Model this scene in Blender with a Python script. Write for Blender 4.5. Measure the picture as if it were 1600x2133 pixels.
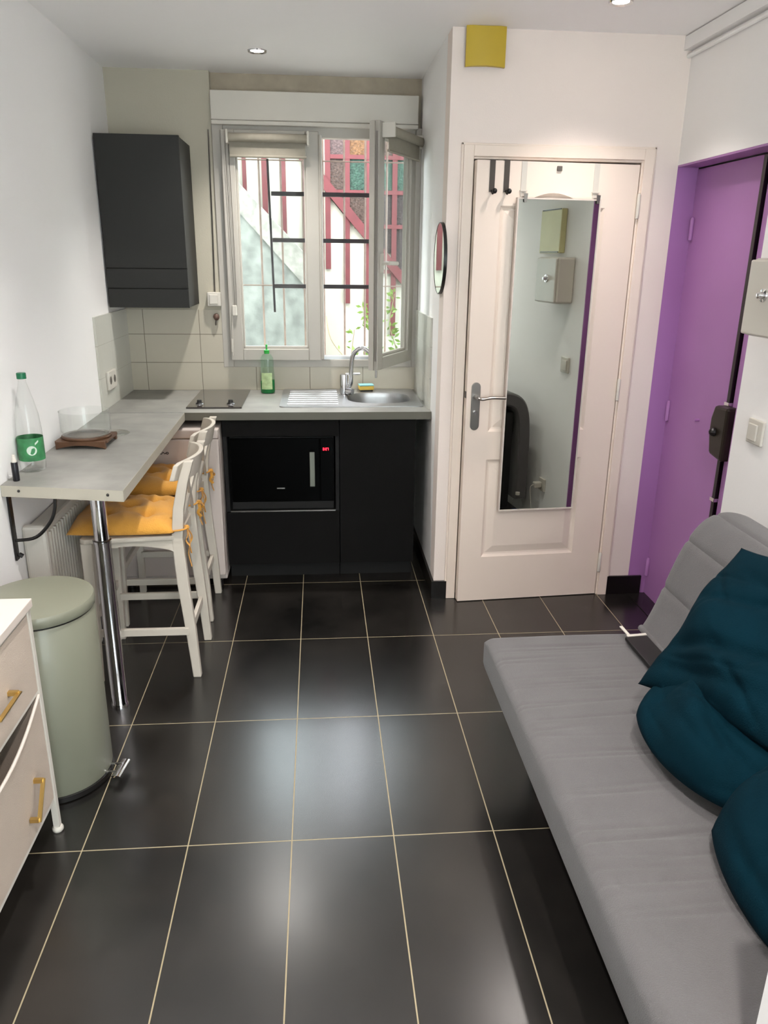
import bpy, bmesh, math, random
from mathutils import Vector, Matrix
random.seed(7)
for o in list(bpy.data.objects): bpy.data.objects.remove(o)
S = bpy.context.scene
COL = S.collection

# ------------------------------------------------------------------ camera
F, PITCH, YAW, ROLL, CAMH = 1594.66, 0.321559, 0.085929, 0.012544, 1.629
cyw, syw, cp, sp = math.cos(YAW), math.sin(YAW), math.cos(PITCH), math.sin(PITCH)
fw = Vector((syw*cp, cyw*cp, -sp)); rt = Vector((cyw, -syw, 0)); up = rt.cross(fw)
r2 = rt*math.cos(ROLL)+up*math.sin(ROLL); u2 = -rt*math.sin(ROLL)+up*math.cos(ROLL)
cd = bpy.data.cameras.new('camera'); cam = bpy.data.objects.new('camera', cd); COL.objects.link(cam)
m = Matrix((r2, u2, -fw)).transposed().to_4x4(); m.translation = (0, 0, CAMH); cam.matrix_world = m
cd.sensor_fit = 'VERTICAL'; cd.sensor_height = 24; cd.sensor_width = 18; cd.lens = F/2133*24; cd.clip_start = .02
S.camera = cam
# ------------------------------------------------------------------ world, exposure
w = bpy.data.worlds.new('daylight'); S.world = w; w.use_nodes = True
wb = w.node_tree.nodes['Background']; wb.inputs[0].default_value = (.89, .95, 1.0, 1); wb.inputs[1].default_value = 4.6
S.view_settings.view_transform = 'Standard'; S.view_settings.look = 'None'
S.view_settings.exposure = 1.45; S.view_settings.gamma = 1
S.view_settings.use_curve_mapping = False
# ceiling spots: (x, y, watts, colour, cone); last three are added fill, out of view
SPOTS = [(-.26, 3.99, 36, (1, .97, .92), 106), (1.10, 3.11, 19, (1, .92, .87), 104),
         (.95, 1.35, 26, (1, .95, .92), 120), (-.30, 2.05, 46, (1, .97, .94), 112), (.35, .2, 66, (1, .95, .91), 165)]

# ------------------------------------------------------------------ helpers
def srgb(r, g, b):
    f = lambda c: ((c/255+.055)/1.055)**2.4 if c > 10 else c/255/12.92
    return (f(r), f(g), f(b), 1)
def mat(name, col, rough=.5, metal=0, var=.06, scale=6, bump=0, bscale=60, coat=0, trans=0, ior=1.45, emit=0, spec=.5, detail=3, sheen=0):
    m = bpy.data.materials.new(name); m.use_nodes = True; nt = m.node_tree; N = nt.nodes; L = nt.links
    p = N['Principled BSDF']; c = srgb(*col)
    tc = N.new('ShaderNodeTexCoord'); n = N.new('ShaderNodeTexNoise'); n.inputs['Scale'].default_value = scale; n.inputs['Detail'].default_value = detail
    L.new(tc.outputs['Object'], n.inputs['Vector'])
    rp = N.new('ShaderNodeValToRGB'); rp.color_ramp.elements[0].position = .3; rp.color_ramp.elements[1].position = .7
    rp.color_ramp.elements[0].color = tuple(x*(1-var) for x in c[:3])+(1,)
    rp.color_ramp.elements[1].color = tuple(min(1, x*(1+var)) for x in c[:3])+(1,)
    L.new(n.outputs['Fac'], rp.inputs['Fac']); L.new(rp.outputs['Color'], p.inputs['Base Color'])
    p.inputs['Roughness'].default_value = rough; p.inputs['Metallic'].default_value = metal
    p.inputs['IOR'].default_value = ior; p.inputs['Transmission Weight'].default_value = trans
    p.inputs['Coat Weight'].default_value = coat; p.inputs['Specular IOR Level'].default_value = spec
    p.inputs['Sheen Weight'].default_value = sheen
    if emit:
        L.new(rp.outputs['Color'], p.inputs['Emission Color']); p.inputs['Emission Strength'].default_value = emit
    if bump:
        n2 = N.new('ShaderNodeTexNoise'); n2.inputs['Scale'].default_value = bscale; n2.inputs['Detail'].default_value = 4
        L.new(tc.outputs['Object'], n2.inputs['Vector'])
        b = N.new('ShaderNodeBump'); b.inputs['Strength'].default_value = bump; b.inputs['Distance'].default_value = .004
        L.new(n2.outputs['Fac'], b.inputs['Height']); L.new(b.outputs['Normal'], p.inputs['Normal'])
    return m
def tiles(name, c1, c2, mortar, bw, rh, ms, off, axes, rough=.4, noise=.5, nscale=3, bump=.4, rvar=0, spec=.5):
    m = bpy.data.materials.new(name); m.use_nodes = True; nt = m.node_tree; N = nt.nodes; L = nt.links
    p = N['Principled BSDF']; tc = N.new('ShaderNodeTexCoord'); sx = N.new('ShaderNodeSeparateXYZ'); L.new(tc.outputs['Object'], sx.inputs[0])
    cb = N.new('ShaderNodeCombineXYZ'); L.new(sx.outputs[axes[0]], cb.inputs[0]); L.new(sx.outputs[axes[1]], cb.inputs[1])
    su = N.new('ShaderNodeVectorMath'); su.operation = 'SUBTRACT'; L.new(cb.outputs[0], su.inputs[0]); su.inputs[1].default_value = (off[0], off[1], 0)
    br = N.new('ShaderNodeTexBrick'); br.offset = 0; br.squash = 1; L.new(su.outputs[0], br.inputs['Vector'])
    for k, v in (('Scale', 1), ('Brick Width', bw), ('Row Height', rh), ('Mortar Size', ms), ('Mortar Smooth', .1), ('Bias', 0)): br.inputs[k].default_value = v
    br.inputs['Mortar'].default_value = srgb(*mortar)
    n = N.new('ShaderNodeTexNoise'); n.inputs['Scale'].default_value = nscale; n.inputs['Detail'].default_value = 6; n.inputs['Roughness'].default_value = .62
    L.new(tc.outputs['Object'], n.inputs['Vector'])
    rp = N.new('ShaderNodeValToRGB'); rp.color_ramp.elements[0].position = .5-noise/2; rp.color_ramp.elements[1].position = .5+noise/2
    rp.color_ramp.elements[0].color = srgb(*c1); rp.color_ramp.elements[1].color = srgb(*c2)
    L.new(n.outputs['Fac'], rp.inputs['Fac']); L.new(rp.outputs[0], br.inputs['Color1']); L.new(rp.outputs[0], br.inputs['Color2'])
    L.new(br.outputs['Color'], p.inputs['Base Color'])
    mr = N.new('ShaderNodeMapRange'); mr.inputs['To Min'].default_value = rough-rvar; mr.inputs['To Max'].default_value = rough+rvar
    mr.inputs['From Min'].default_value = .3; mr.inputs['From Max'].default_value = .7
    L.new(n.outputs['Fac'], mr.inputs['Value'])
    mx = N.new('ShaderNodeMath'); mx.operation = 'MAXIMUM'; L.new(mr.outputs[0], mx.inputs[0])
    ml = N.new('ShaderNodeMath'); ml.operation = 'MULTIPLY'; ml.inputs[1].default_value = .8; L.new(br.outputs['Fac'], ml.inputs[0]); L.new(ml.outputs[0], mx.inputs[1])
    L.new(mx.outputs[0], p.inputs['Roughness']); p.inputs['Specular IOR Level'].default_value = spec
    b = N.new('ShaderNodeBump'); b.inputs['Strength'].default_value = bump; b.inputs['Distance'].default_value = .002; b.invert = True
    L.new(br.outputs['Fac'], b.inputs['Height']); L.new(b.outputs['Normal'], p.inputs['Normal'])
    return m
def setp(o, label=None, cat=None, group=None, kind=None):
    if label: o['label'] = label
    if cat: o['category'] = cat
    if group: o['group'] = group
    if kind: o['kind'] = kind
    return o
def thing(name, label, cat, loc=(0, 0, 0), group=None, kind=None, rot=0):
    o = bpy.data.objects.new(name, None); COL.objects.link(o); o.location = loc; o.rotation_euler = (0, 0, rot); o.empty_display_size = .05
    return setp(o, label, cat, group, kind)
def obj(name, bm, mt, parent=None, smooth=False, local=False, bevel=0, label=None, cat=None, kind=None, group=None, auto=True):
    bmesh.ops.recalc_face_normals(bm, faces=bm.faces)
    me = bpy.data.meshes.new(name); bm.to_mesh(me); bm.free(); me.materials.append(mt)
    o = bpy.data.objects.new(name, me); COL.objects.link(o)
    if smooth:
        for p in me.polygons: p.use_smooth = True
        if auto:
            try: me.set_sharp_from_angle(angle=math.radians(40))
            except Exception: pass
    if bevel:
        md = o.modifiers.new('bevel', 'BEVEL'); md.width = bevel; md.segments = 2; md.limit_method = 'ANGLE'; md.angle_limit = math.radians(40)
    if parent:
        o.parent = parent
        if not local and parent.type == 'EMPTY':
            o.matrix_parent_inverse = (Matrix.Translation(parent.location) @ parent.rotation_euler.to_matrix().to_4x4()).inverted()
    return setp(o, label, cat, group, kind)
B = bmesh.new
def bx(bm, x0, x1, y0, y1, z0, z1):
    vs = [bm.verts.new((x, y, z)) for x in (x0, x1) for y in (y0, y1) for z in (z0, z1)]
    for f in ((0, 1, 3, 2), (4, 6, 7, 5), (0, 4, 5, 1), (2, 3, 7, 6), (0, 2, 6, 4), (1, 5, 7, 3)): bm.faces.new([vs[i] for i in f])
    return bm
def box(*a): return bx(B(), *a)
def prism(bm, pts, axis, a, b):
    """polygon pts in the two other axes, extruded on axis from a to b"""
    def P(p, t):
        return {'x': (t, p[0], p[1]), 'y': (p[0], t, p[1]), 'z': (p[0], p[1], t)}[axis]
    A = [bm.verts.new(P(p, a)) for p in pts]; C = [bm.verts.new(P(p, b)) for p in pts]
    bm.faces.new(A); bm.faces.new(C[::-1])
    for i in range(len(pts)): j = (i+1) % len(pts); bm.faces.new((A[i], A[j], C[j], C[i]))
    return bm
def lathe(bm, prof, c=(0, 0, 0), seg=32, axis='z', caps=True):
    rings = []
    for r, h in prof:
        ring = []
        for i in range(seg):
            a = 2*math.pi*i/seg; x, y = r*math.cos(a), r*math.sin(a)
            p = {'z': (x, y, h), 'y': (x, h, y), 'x': (h, x, y)}[axis]
            ring.append(bm.verts.new((c[0]+p[0], c[1]+p[1], c[2]+p[2])))
        rings.append(ring)
    for a, b in zip(rings, rings[1:]):
        for i in range(seg): j = (i+1) % seg; bm.faces.new((a[i], a[j], b[j], b[i]))
    if caps:
        bm.faces.new(rings[0][::-1]); bm.faces.new(rings[-1])
    return bm
def tube(bm, pts, r, seg=8, flat=None, caps=True):
    """swept tube; r number or list; flat=(a,b) scale of section"""
    pts = [Vector(p) for p in pts]; n = len(pts)
    rs = r if isinstance(r, (list, tuple)) else [r]*n
    t0 = (pts[1]-pts[0]).normalized(); ref = Vector((0, 0, 1)) if abs(t0.z) < .9 else Vector((1, 0, 0))
    u = t0.cross(ref).normalized(); rings = []
    for i, p in enumerate(pts):
        t = ((pts[min(i+1, n-1)]-p).normalized()+(p-pts[max(i-1, 0)]).normalized())
        t = t.normalized() if t.length > 1e-6 else t0
        u = (u-t*u.dot(t)).normalized(); v = t.cross(u)
        fa, fb = flat if flat else (1, 1)
        rings.append([bm.verts.new(p+(u*math.cos(2*math.pi*k/seg)*fa+v*math.sin(2*math.pi*k/seg)*fb)*rs[i]) for k in range(seg)])
    for a, b in zip(rings, rings[1:]):
        for k in range(seg): j = (k+1) % seg; bm.faces.new((a[k], a[j], b[j], b[k]))
    if caps: bm.faces.new(rings[0][::-1]); bm.faces.new(rings[-1])
    return bm
def bar(bm, p, q, wx, wy, taper=1.0, ux=None):
    """rectangular bar p->q, section wx (along ux) by wy"""
    p, q = Vector(p), Vector(q); t = (q-p).normalized()
    u = Vector(ux) if ux else (Vector((1, 0, 0)) if abs(t.x) < .9 else Vector((0, 1, 0)))
    u = (u-t*u.dot(t)).normalized(); v = t.cross(u)
    A = [bm.verts.new(p+u*sx*wx/2+v*sy*wy/2) for sx, sy in ((-1, -1), (1, -1), (1, 1), (-1, 1))]
    C = [bm.verts.new(q+(u*sx*wx/2+v*sy*wy/2)*taper) for sx, sy in ((-1, -1), (1, -1), (1, 1), (-1, 1))]
    bm.faces.new(A[::-1]); bm.faces.new(C)
    for i in range(4): j = (i+1) % 4; bm.faces.new((A[i], A[j], C[j], C[i]))
    return bm
def smoothpts(pts, k=6):
    P = [Vector(p) for p in pts]; out = []
    for i in range(len(P)-1):
        a = P[max(i-1, 0)]; b = P[i]; c = P[i+1]; d = P[min(i+2, len(P)-1)]
        for s in range(k):
            t = s/k; out.append(.5*((2*b)+(c-a)*t+(2*a-5*b+4*c-d)*t*t+(3*b-a-3*c+d)*t**3))
    out.append(P[-1]); return out
def ball(bm, c, r, sc=(1, 1, 1), seg=16):
    bmesh.ops.create_uvsphere(bm, u_segments=seg, v_segments=seg//2, radius=r, matrix=Matrix.Translation(c) @ Matrix.Diagonal((*sc, 1)))
    return bm
def copy_tree(o, parent=None):
    c = o.copy(); COL.objects.link(c)
    if parent: c.parent = parent
    for ch in [x for x in o.children]: copy_tree(ch, c)
    return c

# ------------------------------------------------------------------ materials
M_wall = mat('wall_paint', (242, 239, 237), .75, var=.015, scale=1.2, bump=.12, bscale=160)
M_wallshade = mat('wall_paint_shaded', (184, 177, 160), .7, var=.02, scale=1.2, bump=.15, bscale=140)  # wall paint darkened; backlit shade of the window wall is in the colour
M_wallp = mat('door_wall_paint', (233, 219, 210), .7, var=.015, scale=1.2, bump=.12, bscale=160)
M_ceil = mat('ceiling_paint', (248, 245, 244), .55, var=.012, scale=.8, bump=.05, bscale=60)
M_rough = mat('worn_plaster', (172, 160, 142), .85, var=.12, scale=9, bump=.8, bscale=40)
M_floor = tiles('floor_tiles', (8, 7, 6), (36, 33, 30), (150, 136, 106), .30, .6256, .0019, (-.7004, 1.8419), (0, 1), rough=.25, noise=.34, nscale=2.6, rvar=0, bump=.3, spec=1.0)
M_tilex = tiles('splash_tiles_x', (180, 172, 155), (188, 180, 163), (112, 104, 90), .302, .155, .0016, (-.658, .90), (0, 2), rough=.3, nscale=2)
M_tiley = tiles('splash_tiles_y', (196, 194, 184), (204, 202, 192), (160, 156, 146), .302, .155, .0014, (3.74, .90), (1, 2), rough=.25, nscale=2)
M_white = mat('white_lacquer', (214, 206, 197), .35, var=.01)
M_door = mat('door_paint', (233, 216, 202), .42, var=.012, scale=2, bump=.05, bscale=220)
M_pvc = mat('window_pvc', (176, 170, 161), .35, var=.03, scale=5)
M_purple = mat('purple_paint', (168, 116, 174), .42, var=.05, scale=1.5, bump=.05)
M_black = mat('black_metal', (20, 18, 17), .4, var=.1)
M_base = mat('black_skirting_tile', (16, 13, 11), .3, var=.2)
M_anth = mat('anthracite_front', (9, 8, 7), .8, var=.04, scale=3, bump=.12, bscale=300, spec=.25)
M_anth2 = mat('anthracite_wall_unit', (28, 27, 24), .55, var=.03, scale=3, bump=.1, bscale=300)
M_dark = mat('dark_carcass', (12, 11, 10), .7)
M_top = mat('concrete_laminate', (140, 138, 132), .42, var=.2, scale=7, detail=8)
M_topedge = mat('laminate_edge', (100, 97, 86), .5, var=.05)
M_baredge = mat('pale_laminate_edge', (170, 164, 150), .5, var=.04)
M_steel = mat('brushed_steel', (176, 176, 176), .36, 1, var=.06, scale=30)
M_chrome = mat('chrome', (215, 215, 218), .08, 1, var=.02)
M_chromed = mat('satin_chrome', (150, 146, 142), .3, 1, var=.03)
M_hob = mat('hob_glass', (62, 56, 54), .12, var=.05, coat=.5)
M_gloss = mat('black_glass', (2, 2, 2), .3, var=.0, spec=.05)
M_gold = mat('brushed_gold', (220, 188, 118), .28, 1, var=.05)
M_fabw = mat('white_drawer_fabric', (192, 176, 161), .8, var=.02, scale=14, bump=.5, bscale=500)
M_lam = mat('white_board_top', (208, 196, 186), .45, var=.01)
M_bin = mat('sage_enamel', (126, 126, 110), .42, coat=.12, var=.015, bump=.03)
M_stool = mat('white_painted_wood', (196, 187, 174), .4, var=.03, scale=12)
M_yel = mat('mustard_cotton', (208, 148, 58), .85, var=.1, scale=8, bump=.6, bscale=260, sheen=.2)
M_sofa = mat('grey_sofa_cover', (92, 89, 89), .92, var=.05, scale=10, bump=.6, bscale=420, sheen=.2)
M_teal = mat('teal_cotton', (1, 30, 40), .95, var=.15, scale=5, bump=.35, bscale=250, spec=.1)
M_fridge = mat('fridge_enamel', (205, 192, 184), .4, var=.01)
M_wood = mat('walnut_wood', (84, 56, 36), .5, var=.25, scale=22)
M_mirror = mat('mirror_silver', (196, 201, 194), .01, 1, var=0)
M_glass = mat('clear_glass', (250, 252, 250), .0, var=0, trans=1, ior=1.45)
M_plast = mat('clear_plastic', (245, 250, 247), .04, var=0, trans=1, ior=1.2)
M_greenp = mat('green_plastic', (14, 96, 62), .35)
M_label = mat('green_paper_label', (52, 118, 72), .5, var=.3, scale=30)
M_blue = mat('blue_paper_label', (40, 70, 160), .5, var=.3, scale=30)
M_paper = mat('pale_print', (190, 205, 190), .6)
M_wplast = mat('white_plastic', (204, 198, 188), .35, var=.01)
M_yvent = mat('aged_yellow_plastic', (190, 162, 48), .45, var=.04)
M_blind = mat('greige_blind_fabric', (150, 143, 130), .8, var=.04, scale=40)
M_ext = mat('courtyard_render', (158, 155, 142), .9, var=.03, scale=2, bump=.3, bscale=20)
M_ext2 = mat('mossy_render', (102, 104, 98), .95, var=.3, scale=11, bump=.9, bscale=30)
M_ext3 = mat('worn_stair_stone', (116, 114, 106), .95, var=.3, scale=16, bump=.9, bscale=30)
M_red = mat('red_timber_paint', (82, 32, 34), .7, var=.12, scale=9)
M_grille = mat('rusty_white_bar', (158, 138, 128), .6, var=.15, scale=20)
M_ladder = mat('dark_bar', (52, 44, 48), .5, var=.1)
M_leaf = mat('leaf_green', (110, 140, 60), .6, var=.3, scale=20)
M_twig = mat('twig_brown', (140, 128, 96), .8, var=.2)
M_cardy = mat('yellowed_panel_plastic', (214, 208, 160), .5, var=.05)

def window_glass():
    m = bpy.data.materials.new('window_glass'); m.use_nodes = True; nt = m.node_tree; N = nt.nodes; L = nt.links
    out = N['Material Output']; N.remove(N['Principled BSDF'])
    t = N.new('ShaderNodeBsdfTransparent'); t.inputs[0].default_value = (.95, .98, .97, 1)
    g = N.new('ShaderNodeBsdfGlossy'); g.inputs['Roughness'].default_value = .01
    fr = N.new('ShaderNodeFresnel'); ge = N.new('ShaderNodeNewGeometry'); mr = N.new('ShaderNodeMapRange')
    mr.inputs['To Min'].default_value = 1.4; mr.inputs['To Max'].default_value = 1/1.4; L.new(ge.outputs['Backfacing'], mr.inputs['Value']); L.new(mr.outputs[0], fr.inputs[0])
    mx = N.new('ShaderNodeMixShader'); L.new(fr.outputs[0], mx.inputs[0]); L.new(t.outputs[0], mx.inputs[1]); L.new(g.outputs[0], mx.inputs[2]); L.new(mx.outputs[0], out.inputs[0])
    return m
M_pane = window_glass()
def thin_clear(name, tint):
    m = window_glass(); m.name = name
    m.node_tree.nodes['Transparent BSDF'].inputs[0].default_value = (*tint, 1)
    return m
M_bottle = thin_clear('thin_bottle_plastic', (.965, .975, .97))
M_bowlg = thin_clear('thin_bowl_glass', (.975, .985, .98))
M_soap = thin_clear('green_tinted_plastic', (.86, .97, .91))
M_liquid = mat('green_dish_liquid', (18, 120, 60), .2, var=.15, scale=25)

XL, XR, XA, YW, YD, ZC = -1.055, 1.56, .555, 4.42, 3.5, 2.51
# ------------------------------------------------------------------ the room
obj('floor', box(-1.3, 1.9, -1.8, 4.62, -.1, 0), M_floor, kind='structure')
obj('ceiling', box(-1.3, 1.9, -1.8, 4.62, ZC, ZC+.12), M_ceil, kind='structure')
obj('wall_left', box(XL-.15, XL, -1.8, 4.62, 0, ZC), M_wall, kind='structure')
b = B(); bx(b, XL, .05, -1.8, -1.65, 0, ZC); bx(b, 1.50, XR+.25, -1.8, -1.65, 0, ZC); bx(b, .05, 1.50, -1.8, -1.65, 0, .30); bx(b, .05, 1.50, -1.8, -1.65, 2.30, ZC)  # back wall with an opening added for daylight fill
obj('wall_back', b, M_wall, kind='structure')
b = B()                                                       # window wall: opening -.53..XA, 1.0..2.5
bx(b, XL, -.535, YW, YW+.28, 0, ZC); bx(b, -.535, XA, YW, YW+.28, 0, 1.03)
obj('wall_window', b, M_wallshade, kind='structure')
b = B(); bx(b, -.535, XA+.05, YW+.045, YW+.28, 2.26, ZC)
obj('wall_lintel', b, M_rough, kind='structure')
b = B()                                                       # right wall with the purple door opening y 2.73..3.5, z..2.02
bx(b, XR, XR+.25, -1.65, 2.73, 0, ZC); bx(b, XR, XR+.25, 2.73, YD+.12, 2.02, ZC)
obj('wall_right', b, M_wall, kind='structure')
b = B()
bx(b, XA, .66, YD, YD+.12, 0, ZC); bx(b, 1.402, XR+.0, YD, YD+.12, 0, ZC); bx(b, .66, 1.402, YD, YD+.12, 2.05, ZC)
obj('wall_door', b, M_wallp, kind='structure')
b = B(); bx(b, XA, XA+.05, YD+.12, YW+.28, 0, ZC)
obj('wall_alcove', b, M_wall, kind='structure')
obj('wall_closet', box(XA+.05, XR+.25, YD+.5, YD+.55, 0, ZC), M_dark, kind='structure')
obj('entrance_light_block', box(XR+.25, XR+.30, 2.4, YD+.55, 0, ZC), M_dark, kind='structure')  # unseen block added behind the purple door to seal a light leak
obj('wall_nook', box(.641, XR-.001, .35, .80, 0, 1.02), M_wall, kind='structure')
# purple reveal of the entrance
b = B(); bx(b, XR, XR+.094, YD, YD+.12, 0, 2.02); bx(b, XR+.001, XR+.094, 2.731, 3.5, 2.012, 2.0199); bx(b, XR+.001, XR+.094, 2.7301, 2.737, 0, 2.012)
obj('trim_1', b, M_purple, kind='structure')
# skirting
obj('baseboard_door_left', box(XA-.012, .62, YD-.012, YD, 0, .092), M_base, kind='structure')
obj('baseboard_door_right', box(1.432, 1.625, YD-.012, YD, 0, .098), M_base, kind='structure')
obj('baseboard_alcove', box(XA-.012, XA, YD, YW, 0, .092), M_base, kind='structure')
# tiled splashback
obj('wall_splashback_window', box(XL, XA, YW-.008, YW, .9, 1.03), M_tilex, kind='structure')
b = B(); bx(b, XL, -.53, YW-.0081, YW-.0001, 1.03, 1.342)
obj('wall_splashback_corner', b, M_tilex, kind='structure')
obj('wall_splashback_left', box(XL, XL+.01, 3.78, YW-.008, .9, 1.345), M_tiley, kind='structure')
obj('wall_splashback_right', box(XA-.01, XA, 3.80, YW-.008, .9, 1.35), M_tiley, kind='structure')
# cornice trunking along the right wall
b = B(); bx(b, XR-.035, XR, .8, YD, 2.455, 2.505); tube(b, [(XR-.012, .8, 2.435), (XR-.012, YD, 2.435)], .009)
obj('trim_2', b, M_wall, kind='structure')

# ------------------------------------------------------------------ ceiling spots
M_emit = mat('led_lens', (255, 244, 225), .4, emit=14, var=0)
for i, (x, y, wt, c, cone) in enumerate(SPOTS):
    lab = ['round recessed ceiling spotlight above the kitchen window', 'round recessed ceiling spotlight in front of the white door wall',
           'added out-of-view ceiling spotlight over the sofa', 'added out-of-view ceiling spotlight over the pedal bin', 'added fill ceiling spotlight behind the camera'][i]
    t = thing('ceiling_spotlight', lab, 'spotlight', (x, y, ZC), 'recessed ceiling spotlights')
    obj('rim', lathe(B(), [(.030, -.002), (.042, -.006), (.044, 0), (.030, 0)], (x, y, ZC), 28, caps=False), M_chrome, t, smooth=True)
    obj('lens', lathe(B(), [(.0305, -.0012), (.012, -.004), (.001, -.0045)], (x, y, ZC), 24), M_emit, t, smooth=True)
    ld = bpy.data.lights.new('spot_light', 'SPOT'); ld.energy = wt; ld.color = c; ld.spot_size = math.radians(cone); ld.spot_blend = 1; ld.shadow_soft_size = .03
    lo = bpy.data.objects.new('bulb', ld); COL.objects.link(lo); lo.parent = t; lo.location = (0, 0, -.012)

# ------------------------------------------------------------------ courtyard outside
YE = 6.6
obj('floor_courtyard', box(-3.5, 3.5, 4.70, 7.2, -.1, .0), M_ext2, kind='structure')
T = thing('half_timbered_wall', 'sunlit cream courtyard wall with red timbers seen through the window', 'wall', (0, YE, 0))
obj('render', box(-2.5, 3.2, YE, YE+.2, 0, 2.78), M_ext, T)
def red(*a): obj('timber', box(*a), M_red, T)
for x0, x1, z0 in ((-.578, -.548, 2.08), (-.428, -.386, 1.94), (-.279, -.242, 1.77), (-.118, -.078, 1.60), (.066, .108, 1.53), (.226, .262, 1.26), (.395, .432, 1.12), (.60, .64, 1.0), (.80, .84, 1.2)):
    red(x0, x1, YE-.03, YE, z0, 2.78)
b = B()                                                    # brace
prism(b, [(-.36, 2.60), (-.26, 2.60), (.80, 1.39), (.80, 1.29)], 'y', YE-.045, YE-.001)
obj('brace', b, M_red, T)
b = B(); prism(b, [(-.23, 2.47), (-.06, 2.47), (-.06, 2.27)], 'y', YE-.04, YE-.002); obj('gusset', b, M_red, T)
for x0, x1, z in ((.108, .8, 2.355), (.108, .8, 2.10), (.30, .84, 1.845), (.43, .84, 1.5)):
    obj('rail', box(x0, x1, YE-.032, YE-.001, z, z+.03), M_red, T)
pc = {'rose': (70, 56, 54), 'amber': (88, 62, 38), 'brown': (60, 48, 42), 'green': (38, 58, 48), 'dark': (46, 39, 38)}
PM = {k: mat('textured_glass_'+k, v, .35, var=.45, scale=60, bump=1, bscale=70, spec=.25) for k, v in pc.items()}
for x0, x1, z0, z1, k in ((.108, .226, 2.385, 2.75, 'rose'), (.262, .395, 2.385, 2.75, 'amber'), (.432, .60, 2.385, 2.75, 'brown'), (.108, .226, 2.13, 2.355, 'brown'),
                          (.262, .395, 2.13, 2.355, 'green'), (.432, .60, 2.13, 2.355, 'green'), (.64, .80, 2.13, 2.75, 'green'), (.64, .80, 1.875, 2.10, 'dark'), (.432, .60, 1.875, 2.10, 'dark'), (.432, .60, 1.66, 1.845, 'dark'), (.64, .80, 1.50, 1.845, 'dark')):
    obj('stained_pane', box(x0, x1, YE-.012, YE-.001, z0, z1), PM[k], T)
b = B(); prism(b, [(.108, 2.10), (.226, 2.10), (.226, 1.93), (.108, 2.065)], 'y', YE-.012, YE-.001); obj('stained_pane', b, PM['dark'], T)
b = B(); prism(b, [(.262, 2.10), (.395, 2.10), (.395, 1.77), (.262, 1.90)], 'y', YE-.012, YE-.001); obj('stained_pane', b, PM['brown'], T)
YS = 6.15
t = thing('stair_flank', 'grey weathered masonry flank of an outdoor stair behind the window bars', 'stair', (-.3, YS, 0))
k = YS/YE                                                   # same sight lines, a little nearer
b = B(); prism(b, [(-1.6, 0), (-.02, 0), (-.02, 1.33), (-.09, 1.40), (-.575, 1.93), (-1.3, 2.73), (-1.6, 2.73)], 'y', YS, YE-.05)
obj('masonry', b, M_ext2, t)
b = B(); prism(b, [(-.02, 1.33), (-.09, 1.40), (-.575, 1.93), (-1.3, 2.73), (-1.3, 2.93), (-.585, 2.145), (-.215, 1.765), (-.02, 1.57)], 'y', YS-.02, YE-.05)
obj('string_course', b, M_ext3, t)
# window bars
t = thing('window_grille', 'thin pale iron bars mounted outside the window', 'grille', (0, 4.75, 1.0))
for x in (-.325, -.203, -.080, .035, .157, .278, .402):
    obj('upright_bar', tube(B(), [(x, 4.75, .98), (x, 4.75, 2.38)], .0065, 6), M_grille, t)
for z in (2.138, 1.463):
    obj('cross_bar', tube(B(), [(-.55, 4.742, z), (.60, 4.742, z)], .004, 6), M_grille, t)
t = thing('security_bars', 'dark flat iron rungs on one upright behind the window panes', 'bars', (0, 4.62, 1.3))
obj('upright', bar(B(), (-.252, 4.62, 1.318), (-.267, 4.62, 2.13), .012, .012), M_ladder, t)
for z in (1.955, 1.712, 1.463):
    obj('rung', box(-.252, .305, 4.61, 4.632, z-.011, z+.011), M_ladder, t)
# climbing plant
def vine():
    t = thing('climbing_plant', 'sparse leafy climber on twigs low outside the open window', 'plant', (.3, 5.3, 0))
    st = B(); lf = B(); rnd = random.Random(3)
    paths = [[(.05, 5.3, 1.25), (.08, 5.3, 1.1), (.17, 5.3, .98), (.27, 5.3, .9), (.3, 5.32, .8)], [(.20, 5.3, .8), (.22, 5.3, 1.0), (.24, 5.3, 1.16)],
             [(.42, 5.25, 0), (.38, 5.25, .8), (.35, 5.25, 1.05), (.33, 5.25, 1.22), (.29, 5.25, 1.32)], [(.5, 5.25, .6), (.52, 5.2, 1.0), (.47, 5.2, 1.2), (.5, 5.2, 1.4)],
             [(.18, 5.3, .98), (.28, 5.3, .95), (.36, 5.3, 1.0), (.42, 5.3, 1.02)], [(.6, 5.3, .4), (.62, 5.3, .95), (.66, 5.3, 1.15)], [(.25, 5.3, .0), (.24, 5.3, .5), (.2, 5.3, .8)]]
    for p in paths:
        q = smoothpts(p, 6); tube(st, q, .0028, 5)
        for v in q[3:]:
            if v.z < .8 or (v.x < .22 and rnd.random() < .75): continue
            for _ in range(3 if v.x > .3 else 1):
                a = rnd.uniform(0, 6.28); L = rnd.uniform(.03, .055); d = Vector((math.cos(a), rnd.uniform(-.5, .5), math.sin(a)*.7+.1)).normalized()
                s = d.cross(Vector((0, 1, .3))).normalized()*L*.2; o = v+d*.01
                vs = [lf.verts.new(x) for x in (o, o+d*L*.5+s, o+d*L, o+d*L*.5-s)]; lf.faces.new(vs)
    obj('stem', st, M_twig, t); o = obj('foliage', lf, M_leaf, t)
    md = o.modifiers.new('thick', 'SOLIDIFY'); md.thickness = .0008
vine()

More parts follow.
